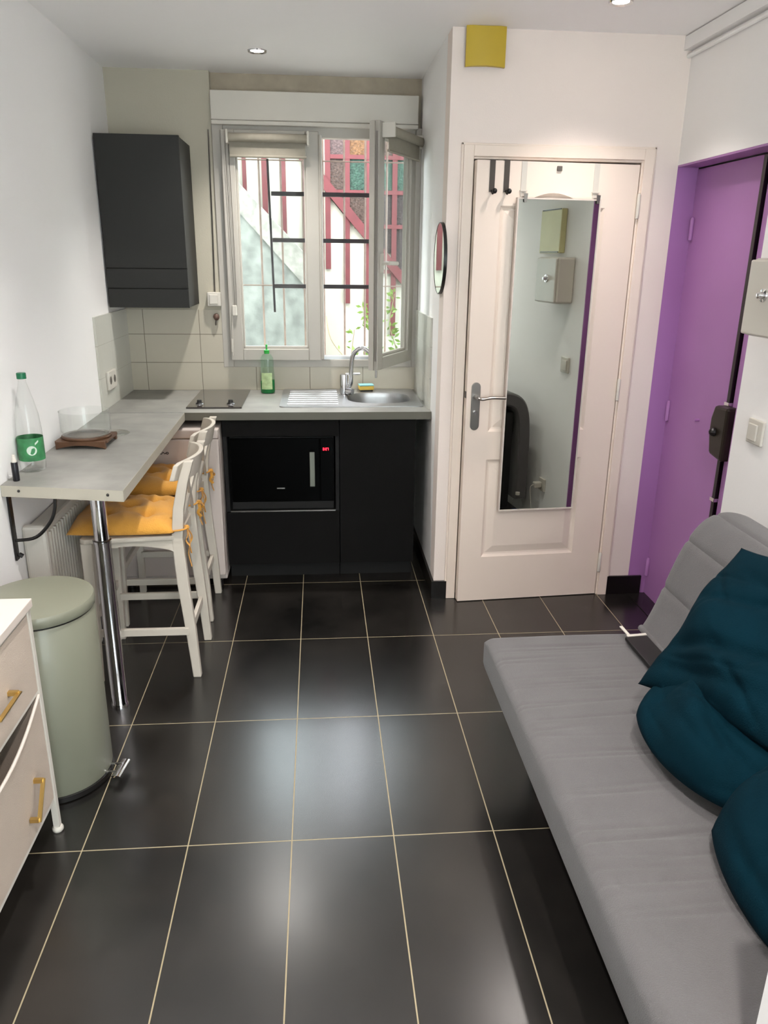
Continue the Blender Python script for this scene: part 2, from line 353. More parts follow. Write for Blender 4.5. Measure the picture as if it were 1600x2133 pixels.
W_fill = thing('window_added_fill', None, None, (.8, -1.72, .3), kind='structure')  # glazed opening added behind the camera to brighten the room with daylight
b = B()
for a in ((.05, .11, .3, 2.3), (1.44, 1.50, .3, 2.3), (.745, .805, .36, 2.24), (.11, 1.44, .30, .36), (.11, 1.44, 2.24, 2.3)): bx(b, a[0], a[1], -1.76, -1.70, a[2], a[3])
obj('window_frame', b, M_pvc, W_fill, bevel=.003)
for x0, x1 in ((.11, .745), (.805, 1.44)): obj('pane', box(x0, x1, -1.735, -1.73, .36, 2.24), M_pane, W_fill)
# ------------------------------------------------------------------ window_1
W = thing('window_1', None, None, (0, YW, 1.03), kind='structure')
b = B()
bx(b, -.535, -.478, YW-.012, YW+.06, 1.03, 2.27); bx(b, .525, XA, YW-.012, YW+.06, 1.03, 2.27)
bx(b, -.478, .525, YW+.0, YW+.06, 2.215, 2.27); bx(b, -.478, .525, YW-.012, YW+.06, 1.03, 1.072)
obj('window_frame', b, M_pvc, W, bevel=.003)
obj('threshold', box(-.0, .52, YW+.002, YW+.075, 1.072, 1.088), M_steel, W, label='bare metal threshold')
def sash(name, L, H, z0):
    """local: x 0..L from hinge side, front face y=0 (interior, -y), thickness .05"""
    s = B(); e = .068
    for a in ((0, e, 0, H), (L-e, L, 0, H), (e, L-e, 0, e-.005), (e, L-e, H-e, H)): bx(s, a[0], a[1], 0, .046, z0+a[2], z0+a[3])
    bx(s, e-.001, e+.012, .016, .034, z0+e-.01, z0+H-e+.01); bx(s, L-e-.012, L-e+.001, .016, .034, z0+e-.01, z0+H-e+.01)
    bx(s, e, L-e, .016, .034, z0+e-.006, z0+e+.010)
    g = box(e+.01, L-e-.01, .022, .027, z0+e, z0+H-e)
    return s, g
s, g = sash('sash', .50, 1.165, 1.072)
for bm_ in (s, g): bmesh.ops.translate(bm_, verts=bm_.verts, vec=(-.487, YW-.052, 0))
so = obj('sash', s, M_pvc, W, bevel=.004); obj('pane', g, M_pane, so)
b = B(); tube(b, [(.02, YW-.058, 1.08), (.02, YW-.058, 2.22)], .008, 8); obj('meeting_bead', b, M_pvc, so)
b = B(); bx(b, .014, .030, YW-.03, YW+.02, 1.078, 2.225); obj('rebate', b, M_chromed, so)
# open sash : hinge at (.527, 4.405), free end at (.297, 3.955)
hx, hy = .527, 4.400; ang = math.atan2(3.955-hy, .297-hx)
dirv = Vector((math.cos(ang), math.sin(ang), 0)); nrm = Vector((-dirv.y, dirv.x, 0))
if nrm.x < 0: nrm = -nrm                                   # interior normal faces the right wall
def SW(bm):                                                # local (u, depth outward from interior face, z) -> world
    for v in bm.verts:
        p = Vector((hx, hy, 0))+dirv*v.co.x-nrm*v.co.y; v.co = (p.x, p.y, v.co.z)
    return bm
s, g = sash('sash', .50, 1.165, 1.072)
so2 = obj('sash', SW(s), M_pvc, W, bevel=.004); obj('pane', SW(g), M_pane, so2)
b = B(); bx(b, .500, .512, .020, .046, 1.075, 2.232); obj('rebate', SW(b), M_pvc, so2)
b = B(); bx(b, .5001, .503, .006, .018, 1.12, 2.19)
obj('lock_strip', SW(b), M_chromed, so2)
b = B(); tube(b, [(.494, .010, 1.082), (.494, .010, 1.035)], .006, 8); obj('espagnolette_rod', SW(b), M_chromed, so2)
b = B(); bx(b, .452, .482, -.010, 0, 1.555, 1.645); tube(b, [(.467, -.008, 1.60), (.467, -.045, 1.60)], .009, 8); tube(b, [(.470, -.045, 1.60), (.36, -.048, 1.598)], .010, 8, flat=(.6, 1))
obj('handle', SW(b), M_wplast, so2, smooth=True)
# roller blinds
def blind(label, fn, x0, x1, zt, drop):
    t = thing('roller_blind', label, 'blind', (0, 0, 0), 'roller blinds on the window sashes')
    y = -.045
    obj('roller', fn(tube(B(), [(x0+.01, y, zt), (x1-.01, y, zt)], .021, 16)), M_blind, t, smooth=True)
    obj('fabric', fn(box(x0+.015, x1-.02, y+.016, y+.0185, zt-drop, zt)), M_blind, t)
    obj('bottom_bar', fn(tube(B(), [(x0+.015, y+.017, zt-drop), (x1-.015, y+.017, zt-drop)], .007, 8)), M_blind, t, smooth=True)
    for x in (x0, x1-.012): obj('bracket', fn(box(x, x+.012, y-.022, .0, zt-.03, zt+.035)), M_wplast, t, bevel=.003)
    return t
def left(bm):
    for v in bm.verts: v.co = (v.co.x, YW-.052+v.co.y, v.co.z)
    return bm
bl = blind('rolled grey roller blind across the top of the closed left sash', left, -.455, -.035, 2.195, .085)
t2 = blind('rolled grey roller blind on the open right sash', SW, .02, .47, 2.195, .085)
# bead chain and tensioner of the left blind
b = B()
for dx in (0, .016): tube(b, [(-.462+dx, YW-.075, 2.18), (-.458+dx, YW-.07, 1.75), (-.452+dx*.6, YW-.066, 1.36)], .0016, 5)
obj('chain', b, M_chromed, bl)
b = B(); bx(b, -.468, -.442, YW-.075, YW-.052, 1.315, 1.37); obj('chain_tensioner', b, M_wplast, bl, bevel=.004)
b = B(); tube(b, [(-.470, YW-.062, 1.315), (-.476, YW-.062, 1.10)], .0025, 6); tube(b, [(-.476, YW-.062, 1.19), (-.478, YW-.062, 1.12)], .006, 8); obj('chain_weight', b, M_wplast, bl)
# shutter box
t = thing('shutter_box', 'long white roller shutter box above the window', 'shutter box', (0, YW, 2.26))
obj('casing', box(-.533, .533, YW-.028, YW+.04, 2.285, 2.42), M_wplast, t, bevel=.004)
b = B(); bx(b, -.533, .533, YW-.033, YW+.03, 2.262, 2.283); obj('lower_rail', b, M_wplast, t, bevel=.004)
# cable trunking + switch
t = thing('shutter_switch', 'small square white wall switch left of the window', 'switch', (-.565, YW, 1.36))
obj('back_box', box(-.602, -.53, YW-.045, YW-.0001, 1.362, 1.436), M_wplast, t, bevel=.004)
obj('rocker', box(-.590, -.545, YW-.052, YW-.044, 1.374, 1.424), M_wplast, t, bevel=.003)
obj('cable', tube(B(), [(-.552, YW-.006, 2.24), (-.556, YW-.006, 1.8), (-.563, YW-.006, 1.436)], .004, 6), M_chromed, t)
t = thing('wall_hook', 'round brown wooden knob hook on the tiles beside the window', 'hook', (-.56, YW, 1.3))
obj('knob', ball(B(), (-.56, YW-.028, 1.305), .017, (1, .8, 1.1)), mat('brown_knob', (98, 74, 64), .4), t, smooth=True)
obj('stem', tube(B(), [(-.56, YW-.0085, 1.305), (-.56, YW-.024, 1.305)], .006, 8), M_chromed, t)
b = B(); tube(b, [(-.56, YW-.02, 1.295), (-.565, YW-.03, 1.27), (-.566, YW-.024, 1.262)], .004, 6); obj('hook_tip', b, M_chromed, t)

# ------------------------------------------------------------------ kitchen
# worktop with sink cut-out
sx0, sx1, sy0, sy1 = .145, .485, 3.945, 4.275
b = B(); zt, zb = .90, .862; x0, x1, y0, y1 = XL, .553, 3.745, YW-.008
for a in ((x0, sx0, y0, y1), (sx1, x1, y0, y1), (sx0, sx1, y0, sy0), (sx0, sx1, sy1, y1)): bx(b, a[0], a[1], a[2], a[3], zb, zt)
wt = thing('worktop', 'grey concrete-look kitchen worktop under the window', 'worktop', (-.2, 4.08, .86))
obj('slab', b, M_top, wt)
obj('front_edge', box(-.655, x1, 3.7435, 3.745, zb, zt), M_topedge, wt)
obj('joint_strip', box(x0, -.66, 3.742, 3.748, zt, zt+.0015), M_steel, wt)
# breakfast bar
t = thing('breakfast_bar', 'narrow grey laminate breakfast bar along the left wall', 'table', (-.85, 3.0, 0))
b = B(); prism(b, [(XL+.002, 2.515), (-.642, 2.438), (-.657, 3.742), (XL+.002, 3.742)], 'z', .862, .90); obj('table_top', b, M_top, t)
b = B(); prism(b, [(XL+.002, 2.5135), (-.6415, 2.4365), (-.642, 2.438), (XL+.002, 2.515)], 'z', .862, .8995); obj('end_edge', b, M_baredge, t)
b = B(); prism(b, [(-.642, 2.438), (-.6405, 2.438), (-.6555, 3.742), (-.657, 3.742)], 'z', .862, .8995); obj('long_edge', b, M_baredge, t)
for x, y in ((-.992, 2.500), (-.692, 2.4435)): obj('screw', ball(B(), (x, y, .884), .005, seg=8), M_black, t)
b = B(); lathe(b, [(.0, 0), (.034, 0), (.034, .02), (.030, .025), (.030, .66), (.032, .664), (.032, .672), (.026, .675), (.026, .85), (.04, .855), (.04, .862)], (-.772, 2.60, 0), 28, caps=False)
obj('leg', b, M_chrome, t, smooth=True)
b = B(); bx(b, XL+.002, XL+.008, 2.545, 2.57, .62, .861); tube(b, smoothpts([(XL+.008, 2.557, .69), (-.98, 2.56, .70), (-.93, 2.57, .75), (-.91, 2.575, .80), (-.905, 2.58, .86)], 6), .006, 8)
tube(b, [(XL+.012, 2.557, .64), (XL+.024, 2.557, .632)], .008, 8)
obj('bracket', b, M_black, t)
# base unit with microwave niche
YF = 3.765
t = thing('base_cabinet', 'dark grey base unit holding the microwave in an open niche', 'cabinet', (-.195, 4.05, 0), 'dark kitchen base cabinets')
b = B(); bx(b, -.484, -.466, YF+.02, 4.38, .09, .86); bx(b, .075, .0935, YF+.02, 4.38, .09, .86); bx(b, -.466, .075, YF+.02, 4.38, .09, .108); bx(b, -.466, .075, YF+.02, 4.38, .366, .384)
bx(b, -.466, .075, 4.36, 4.38, .108, .86); bx(b, -.466, .075, YF+.02, 4.38, .79, .86)
obj('carcass', b, M_dark, t)
obj('top_panel', box(-.483, .0925, YF, YF+.02, .775, .86), M_anth, t, bevel=.001)
obj('drawer', box(-.483, .0925, YF, YF+.02, .092, .378), M_anth, t, bevel=.001)
obj('plinth', box(-.484, .0935, 3.83, 3.85, 0, .09), M_dark, t)
obj('front_rail', box(-.462, .073, YF+.006, YF+.02, .3785, .3845), M_chromed, t)
t = thing('base_cabinet', 'dark grey base unit with one plain door under the sink', 'cabinet', (.29, 4.05, 0), 'dark kitchen base cabinets')
b = B(); bx(b, .097, .115, YF+.02, 4.38, .09, .86); bx(b, .463, .481, YF+.02, 4.38, .09, .86); bx(b, .115, .463, YF+.02, 4.38, .09, .108); bx(b, .115, .463, 4.36, 4.38, .108, .86)
obj('carcass', b, M_dark, t)
obj('door', box(.097, .481, YF, YF+.02, .092, .86), M_anth, t, bevel=.001)
obj('plinth', box(.097, .481, 3.83, 3.85, 0, .09), M_dark, t)
# microwave
t = thing('microwave', 'black built-in microwave with red clock digits', 'microwave', (-.2, 3.9, .384))
obj('body', box(-.455, .066, 3.80, 4.2, .385, .765), M_dark, t)
obj('door', box(-.452, -.005, 3.785, 3.80, .43, .76), M_gloss, t, bevel=.003)
obj('control_panel', box(-.003, .064, 3.786, 3.80, .43, .76), M_gloss, t, bevel=.003)
obj('lower_grille', box(-.452, .064, 3.79, 3.80, .39, .427), M_dark, t)
b = B(); bx(b, -.056, -.030, 3.755, 3.762, .515, .695); bx(b, -.052, -.034, 3.762, 3.785, .52, .535); bx(b, -.052, -.034, 3.762, 3.785, .675, .69)
obj('handle', b, mat('dull_handle_metal', (120, 122, 112), .4, .6), t, bevel=.002)
obj('logo_strip', box(-.225, -.185, 3.7835, 3.785, .497, .503), M_chromed, t)
M_led = mat('red_led', (255, 30, 50), .4, emit=3, var=0)
def digits(txt, x, y, z, h):
    b = B(); w_ = h*.5; tk = h*.16
    seg = {'a': (0, w_, h-tk, h), 'g': (0, w_, h/2-tk/2, h/2+tk/2), 'd': (0, w_, 0, tk), 'f': (0, tk, h/2, h), 'b': (w_-tk, w_, h/2, h), 'e': (0, tk, 0, h/2), 'c': (w_-tk, w_, 0, h/2)}
    D = {'4': 'fgbc', '2': 'abged', '7': 'abc', '6': 'afgedc'}
    for ch in txt:
        if ch == ':':
            for q in (.25, .65): bx(b, x, x+tk, y-.001, y, z+h*q, z+h*q+tk)
            x += tk+h*.14; continue
        for s_ in D[ch]: a = seg[s_]; bx(b, x+a[0], x+a[1], y-.001, y, z+a[2], z+a[3])
        x += w_+h*.2
    return b
obj('clock_display', digits('6:27', .012, 3.786, .697, .013), M_led, t, label='glowing red clock digits')
# fridge
t = thing('fridge', 'small white under-counter fridge behind the stools', 'fridge', (-.75, 3.95, 0))
obj('body', box(-1.02, -.492, 3.725, 4.3, .03, .828), M_fridge, t, bevel=.006)
obj('door', box(-1.02, -.492, 3.672, 3.72, .07, .785), M_fridge, t, bevel=.008)
obj('top_cap', box(-1.02, -.492, 3.668, 3.724, .788, .832), M_fridge, t, bevel=.006)
for x, y in ((-.98, 3.72), (-.53, 3.72), (-.98, 4.26), (-.53, 4.26)): obj('foot', lathe(B(), [(.018, 0), (.018, .031)], (x, y, 0), 12), M_black, t)
b = B(); tube(b, smoothpts([(-.80, 3.6705, .715), (-.79, 3.6705, .725), (-.785, 3.6705, .712), (-.775, 3.6705, .722), (-.768, 3.6705, .712), (-.757, 3.6705, .722), (-.75, 3.6705, .714), (-.74, 3.6705, .722), (-.732, 3.6705, .718), (-.738, 3.6705, .712), (-.745, 3.6705, .718)], 4), .0016, 5)
obj('emblem', b, M_black, t)
# wall cabinet (hood)
t = thing('wall_cabinet', 'tall dark grey wall unit hung beside the window', 'cabinet', (-.85, 4.25, 1.37))
obj('carcass', box(-1.046, -.652, 4.096, YW-.0001, 1.374, 2.162), M_anth2, t, bevel=.001)
obj('door', box(-1.046, -.650, 4.075, 4.094, 1.562, 2.166), M_anth2, t, bevel=.0015)
obj('pull_out_panel', box(-1.046, -.650, 4.075, 4.094, 1.466, 1.559), M_anth2, t, bevel=.0015)
obj('lower_panel', box(-1.046, -.650, 4.075, 4.094, 1.372, 1.463), M_anth2, t, bevel=.0015)
# hob
t = thing('hob', 'two-zone dark glass hob set in the worktop', 'hob', (-.525, 4.1, .9))
obj('glass_plate', box(-.665, -.390, 3.845, 4.385, .9005, .908), M_hob, t, bevel=.002)
for x in (-.610, -.453):
    kk = obj('knob', lathe(B(), [(.019, 0), (.020, .004), (.013, .008), (.012, .020), (.010, .022)], (x, 3.93, .908), 20), M_black, t, smooth=True)
    obj('knob_ring', lathe(B(), [(.0205, .0), (.021, .003), (.019, .0045)], (x, 3.93, .908), 20, caps=False), M_chrome, kk, smooth=True)
# sink
t = thing('sink', 'stainless steel inset sink with ribbed drainer', 'sink', (.16, 4.1, .9))
def rrect(x0, x1, y0, y1, r, n=8):
    pts = []
    for cx, cy, a0 in ((x1-r, y1-r, 0), (x0+r, y1-r, 90), (x0+r, y0+r, 180), (x1-r, y0+r, 270)):
        for i in range(n+1): a = math.radians(a0+90*i/n); pts.append((cx+r*math.cos(a), cy+r*math.sin(a)))
    return pts
b = B()
outer = [(x, y, .9015) for x, y in rrect(-.205, .53, 3.868, 4.405, .02)]
inner = [(x, y, .907) for x, y in rrect(sx0+.002, sx1-.002, sy0+.004, sy1-.004, .12)]
def loop(pts): return [b.verts.new(p) for p in pts]
lo0 = loop([(x, y, .9005) for x, y, _ in outer]); lo1 = loop([(x, y, .906) for x, y, _ in outer]); li = loop(inner)
def bridge(bm, A, C):
    for i in range(len(A)): j = (i+1) % len(A); bm.faces.new((A[i], A[j], C[j], C[i]))
bridge(b, lo0, lo1)
for i in range(len(lo1)): pass
es = [b.edges.new((L_[i], L_[(i+1) % len(L_)])) for L_ in (li,) for i in range(len(L_))]
es += [e for e in b.edges if all(v in lo1 for v in e.verts)]
bmesh.ops.triangle_fill(b, use_beauty=True, use_dissolve=False, edges=es)
prev = li
cx, cy = (sx0+sx1)/2, (sy0+sy1)/2
for sc, z in ((.99, .903), (.97, .88), (.93, .80), (.86, .765), (.6, .758), (.15, .755)):
    nx = loop([(cx+(x-cx)*sc, cy+(y-cy)*sc, z) for x, y, _ in inner]); bridge(b, prev, nx); prev = nx
b.faces.new(prev)
obj('basin', b, M_steel, t, smooth=True)
for i in range(8):
    y = 3.915+i*.060
    b = B(); tube(b, [(-.165, y, .9065), (.095, y, .9065)], .0055, 8, flat=(1.1, 1.1)); obj('drainer_rib', b, M_steel, t, smooth=True)
obj('drain', lathe(B(), [(.03, 0), (.03, .003), (.0, .004)], (cx, cy, .756), 20, caps=False), M_chrome, t, smooth=True)
# tap
t = thing('kitchen_tap', 'chrome swan-neck mixer tap beside the basin', 'tap', (.135, 4.20, .907))
tx, ty = .133, 4.20
obj('body', lathe(B(), [(.028, 0), (.028, .006), (.022, .008), (.022, .108), (.021, .112)], (tx, ty, .907), 24), M_chrome, t, smooth=True)
sp_ = smoothpts([(tx+.012, ty-.005, .945), (tx+.035, ty-.012, .97), (tx+.040, ty-.02, 1.06), (tx+.05, ty-.03, 1.13), (tx+.09, ty-.04, 1.165), (tx+.135, ty-.05, 1.145), (tx+.155, ty-.05, 1.10)], 8)
obj('spout', tube(B(), sp_, .0125, 14), M_chrome, t, smooth=True)
obj('lever', tube(B(), [(tx+.01, ty-.01, 1.022), (tx+.085, ty-.03, 1.026)], .0055, 10), M_chrome, t, smooth=True)
obj('side_port', tube(B(), [(tx+.015, ty-.015, .93), (tx+.045, ty-.035, .93)], .018, 14), M_chrome, t, smooth=True)
# sponge
b = B(); bmesh.ops.create_cube(b, size=1, matrix=Matrix.Translation((.262, 4.335, .926)) @ Matrix.Rotation(.12, 4, 'Z') @ Matrix.Diagonal((.082, .055, .022, 1)))
t = thing('sponge', 'yellow dish sponge with a pale blue scouring top by the tap', 'sponge', (.262, 4.335, .907))
obj('foam', b, mat('yellow_foam', (226, 190, 90), .9, bump=.6, bscale=200), t, bevel=.004)
b = B(); bmesh.ops.create_cube(b, size=1, matrix=Matrix.Translation((.262, 4.335, .941)) @ Matrix.Rotation(.12, 4, 'Z') @ Matrix.Diagonal((.082, .055, .008, 1)))
obj('scouring_pad', b, mat('pale_blue_pad', (150, 205, 205), .9), t, bevel=.002)
b = B(); bmesh.ops.create_cube(b, size=1, matrix=Matrix.Translation((.262, 4.335, .911)) @ Matrix.Rotation(.12, 4, 'Z') @ Matrix.Diagonal((.07, .045, .009, 1)))
obj('holder', b, M_black, t)
# dish soap bottle
t = thing('dish_soap_bottle', 'green dish soap bottle standing between hob and sink', 'bottle', (-.287, 4.30, .9))
pr_ = [(.001, 0), (.034, 0), (.040, .006), (.040, .06), (.038, .10), (.035, .14), (.036, .17), (.034, .195), (.024, .212), (.012, .218)]
b = lathe(B(), pr_, (0, 0, 0), 28)
for v in b.verts: v.co = (v.co.x-.287, v.co.y*.6+4.30, v.co.z+.9005)
obj('bottle', b, M_soap, t, smooth=True)
b = lathe(B(), [(.001, .002), (.032, .002), (.038, .008), (.038, .06), (.0375, .072), (.001, .072)], (0, 0, 0), 28)
for v in b.verts: v.co = (v.co.x-.287, v.co.y*.6+4.30, v.co.z+.9005+.25*max(0, v.co.z-.06)*v.co.x*30)
obj('liquid', b, M_liquid, t, smooth=True)
b = B()
for s_ in range(9):
    a0, a1 = [math.radians(-140+s_*10+q) for q in (0, 10)]
    vs = [b.verts.new((-.287+.0408*math.cos(a), 4.30+.0408*.6*math.sin(a), z)) for a, z in ((a0, .925), (a1, .925), (a1, 1.015), (a0, 1.015))]; b.faces.new(vs)
obj('sticker', b, mat('pale_green_sticker', (170, 190, 140), .5, var=.25, scale=40), t)
obj('cap', lathe(B(), [(.014, .218), (.0145, .236), (.011, .238), (.005, .240), (.004, .252), (.006, .254), (.005, .266), (.001, .268)], (-.287, 4.30, .9005), 16), mat('bright_green_cap', (40, 165, 60), .35), t, smooth=True)
# socket on splashback left
t = thing('wall_socket', 'double white socket on the left splashback tiles', 'socket', (XL+.01, 3.95, 1.03))
obj('plate', box(XL+.0101, XL+.022, 3.875, 4.03, .985, 1.075), M_wplast, t, bevel=.003)
for y in (3.915, 3.99): obj('outlet', lathe(B(), [(.020, .0222), (.018, .0225), (.016, .0185)], (XL, y, 1.03), 16, axis='x'), M_chromed, t)
# round mirror on the alcove wall
t = thing('round_mirror', 'small round black-rimmed mirror on the alcove side wall', 'mirror', (XA, 3.585, 1.625))
obj('rim', lathe(B(), [(.153, -.0001), (.153, -.014), (.150, -.015), (.150, -.012)], (XA, 3.585, 1.625), 48, axis='x', caps=False), M_black, t, smooth=True)
obj('backing', lathe(B(), [(.15, -.001), (.15, -.006)], (XA, 3.585, 1.625), 48, axis='x'), M_black, t)
obj('mirror_glass', lathe(B(), [(.1505, -.0062), (.1505, -.0135)], (XA, 3.585, 1.625), 48, axis='x'), M_mirror, t)

# ------------------------------------------------------------------ items on the bar
t = thing('water_bottle', 'tall clear sparkling water bottle with green cap on the bar', 'bottle', (-1.008, 2.70, .9))
c = (-1.008, 2.70, .9005)
obj('bottle', lathe(B(), [(.001, .006), (.018, .003), (.030, 0), (.040, .006), (.0425, .02), (.0425, .05), (.0425, .12), (.042, .15), (.038, .20), (.028, .25), (.018, .29), (.0125, .31), (.0125, .325)], c, 32), M_bottle, t, smooth=True)
obj('label_band', lathe(B(), [(.0432, .042), (.0434, .05), (.0434, .118), (.0432, .122)], c, 32, caps=False), M_label, t, smooth=True)
b = B(); vs = []
for i in range(20):
    a = 2*math.pi*i/20; th = math.radians(-68)+.38*math.cos(a); vs.append(b.verts.new((c[0]+.0442*math.cos(th), c[1]+.0442*math.sin(th), c[2]+.080+.0165*math.sin(a))))
b.faces.new(vs); obj('emblem', b, M_paper, t)
b = B(); vs = [b.verts.new((c[0]+.0440*math.cos(math.radians(a)), c[1]+.0440*math.sin(math.radians(a)), c[2]+z)) for a, z in ((-52, .098), (-35, .108), (-35, .115), (-52, .105))]; b.faces.new(vs); obj('stripe', b, M_paper, t)
obj('cap', lathe(B(), [(.0155, .322), (.0155, .340), (.014, .342)], c, 24), M_greenp, t, smooth=True)
t = thing('spray_bottle', 'tiny black perfume atomiser with clear tip at the bar corner', 'bottle', (-1.02, 2.565, .9))
c = (-1.02, 2.568, .9005)
obj('body', lathe(B(), [(.010, 0), (.011, .002), (.011, .062), (.010, .064)], c, 20), mat('black_plastic', (22, 22, 28), .35), t, smooth=True)
obj('nozzle', lathe(B(), [(.008, .064), (.0085, .07), (.006, .074), (.0055, .088), (.003, .090)], c, 16), M_wplast, t, smooth=True)
t = thing('bowl_on_stand', 'wide clear glass bowl seated on a wooden stand on the bar', 'bowl', (-.935, 3.10, .9))  # clear glass bowl on a wooden stand, no candle in it
c = (-.935, 3.10, .9)
b = B(); prism(b, [(-.093, 3.0), (.093, 3.0), (.093, 3.2), (-.093, 3.2)], 'z', 0, .001); b.free()
b = B()
n = 16; P = [(-1+2*i/n) for i in range(n+1)]
pts = [(c[0]+p*.095, .9005+.014*(1-p*p)) for p in P]+[(c[0]+.095, .931), (c[0]+.07, .9305), (c[0]-.07, .9305), (c[0]-.095, .931)]
prism(b, pts, 'y', 3.005, 3.025)
obj('wooden_rail', b, M_wood, t, bevel=.002)
b = B(); prism(b, pts, 'y', 3.175, 3.195); obj('wooden_rail', b, M_wood, t, bevel=.002)
b = B(); lathe(b, [(.075, .0305), (.094, .0305), (.096, .036), (.094, .041), (.075, .041)], (c[0], c[1], .9), 40, caps=False); bx(b, c[0]-.1, c[0]+.1, 3.02, 3.18, .922, .9304)
obj('wooden_ring', b, M_wood, t, smooth=True)
obj('glass_bowl', lathe(B(), [(.07, .0425), (.085, .042), (.094, .047), (.096, .06), (.096, .135), (.0975, .137), (.0945, .137), (.0942, .06), (.085, .0455), (.001, .0455)], (c[0], c[1], .9), 48, caps=False), M_bowlg, t, smooth=True)
t = thing('glass_plate', 'flat round glass plate lying behind the glass bowl', 'plate', (-.90, 3.27, .9))
obj('disc', lathe(B(), [(.001, .0005), (.066, .0005), (.070, .003), (.066, .0055), (.001, .0055)], (-.882, 3.285, .9), 40, caps=False), M_bowlg, t, smooth=True)

# ------------------------------------------------------------------ bar stools (local frame: seat centre at origin, back towards +x)
def make_stool(label):
    t = thing('bar_stool', label, 'bar stool', (0, 0, 0), 'white bar stools at the breakfast bar')
    O = lambda n, bm, m=M_stool, **k: obj(n, bm, m, t, local=True, **k)
    O('seat', prism(B(), [(-.185, -.195), (-.165, -.21), (.15, -.178), (.165, -.17), (.165, .17), (.15, .178), (-.165, .21), (-.185, .195)], 'z', .595, .615), bevel=.006)
    for s in (-1, 1):
        bb = B()
        prof = [(.208, 0), (.196, .2), (.178, .42), (.170, .60), (.182, .72), (.205, .82), (.232, .905)]
        vs = []
        for x, z in prof:
            w_ = .019 if z < .7 else .019-.005*(z-.7)/.2; d = .016+.006*math.sin(math.pi*min(1, z/.95))
            y0, y1 = (s*.158-.0155, s*.158+.0155)
            vs.append([bb.verts.new(p) for p in ((x-d, y0, z), (x+d, y0, z), (x+d, y1, z), (x-d, y1, z))])
        bb.faces.new(vs[0]); bb.faces.new(vs[-1])
        for a, c_ in zip(vs, vs[1:]):
            for i in range(4): j = (i+1) % 4; bb.faces.new((a[i], a[j], c_[j], c_[i]))
        O('leg', bb, bevel=.004)
        O('leg', bar(B(), (-.162, s*.182, .595), (-.172, s*.188, 0), .042, .036, .72), bevel=.003)
        O('stretcher', box(-.16, .19, s*.172-.008, s*.172+.008, .195, .225), bevel=.002)
        # scalloped apron
        n = 12; up_ = [(-.145+.305*i/n, .545+.028*math.sin(math.pi*i/n)**.6) for i in range(n+1)]
        O('apron', prism(B(), up_+[(.16, .594), (-.145, .594)], 'y', s*.165-.008, s*.165+.008))
    O('stretcher', box(.182, .198, -.145, .145, .18, .215), bevel=.002)
    O('stretcher', box(-.176, -.158, -.165, .165, .26, .29), bevel=.002)
    n = 12; up_ = [(-.165+.33*i/n, .545+.028*math.sin(math.pi*i/n)**.6) for i in range(n+1)]
    O('apron', prism(B(), up_+[(.165, .594), (-.165, .594)], 'x', -.172, -.156)); O('apron', prism(B(), [(-.145, .545), (.145, .545), (.145, .594), (-.145, .594)], 'x', .158, .172))
    # curved crest rail
    bb = B(); rows = []
    n = 28
    for i in range(n+1):
        u = -1+2*i/n; y = u*.195; e = abs(u)
        x = .252-.075*(e**2.2)+(.012*(max(0, e-.86)/.14) if e > .86 else 0)
        zt_ = .905-.012*e**4; zb_ = .822+.012*e**3; lean = .018
        rows.append([bb.verts.new(p) for p in ((x-.010-lean, y, zb_), (x+.008-lean, y, zb_), (x+.009+.0, y, zt_), (x-.009+.0, y, zt_))])
    for a, c_ in zip(rows, rows[1:]):
        for i in range(4): j = (i+1) % 4; bb.faces.new((a[i], a[j], c_[j], c_[i]))
    bb.faces.new(rows[0]); bb.faces.new(rows[-1])
    O('crest_rail', bb, bevel=.003)
    for s in (-1, 1):
        O('back_slat', bar(B(), (.182, -s*.14, .635), (.218, s*.14, .84), .011, .026, ux=(1, 0, 0)), bevel=.002)
    return t
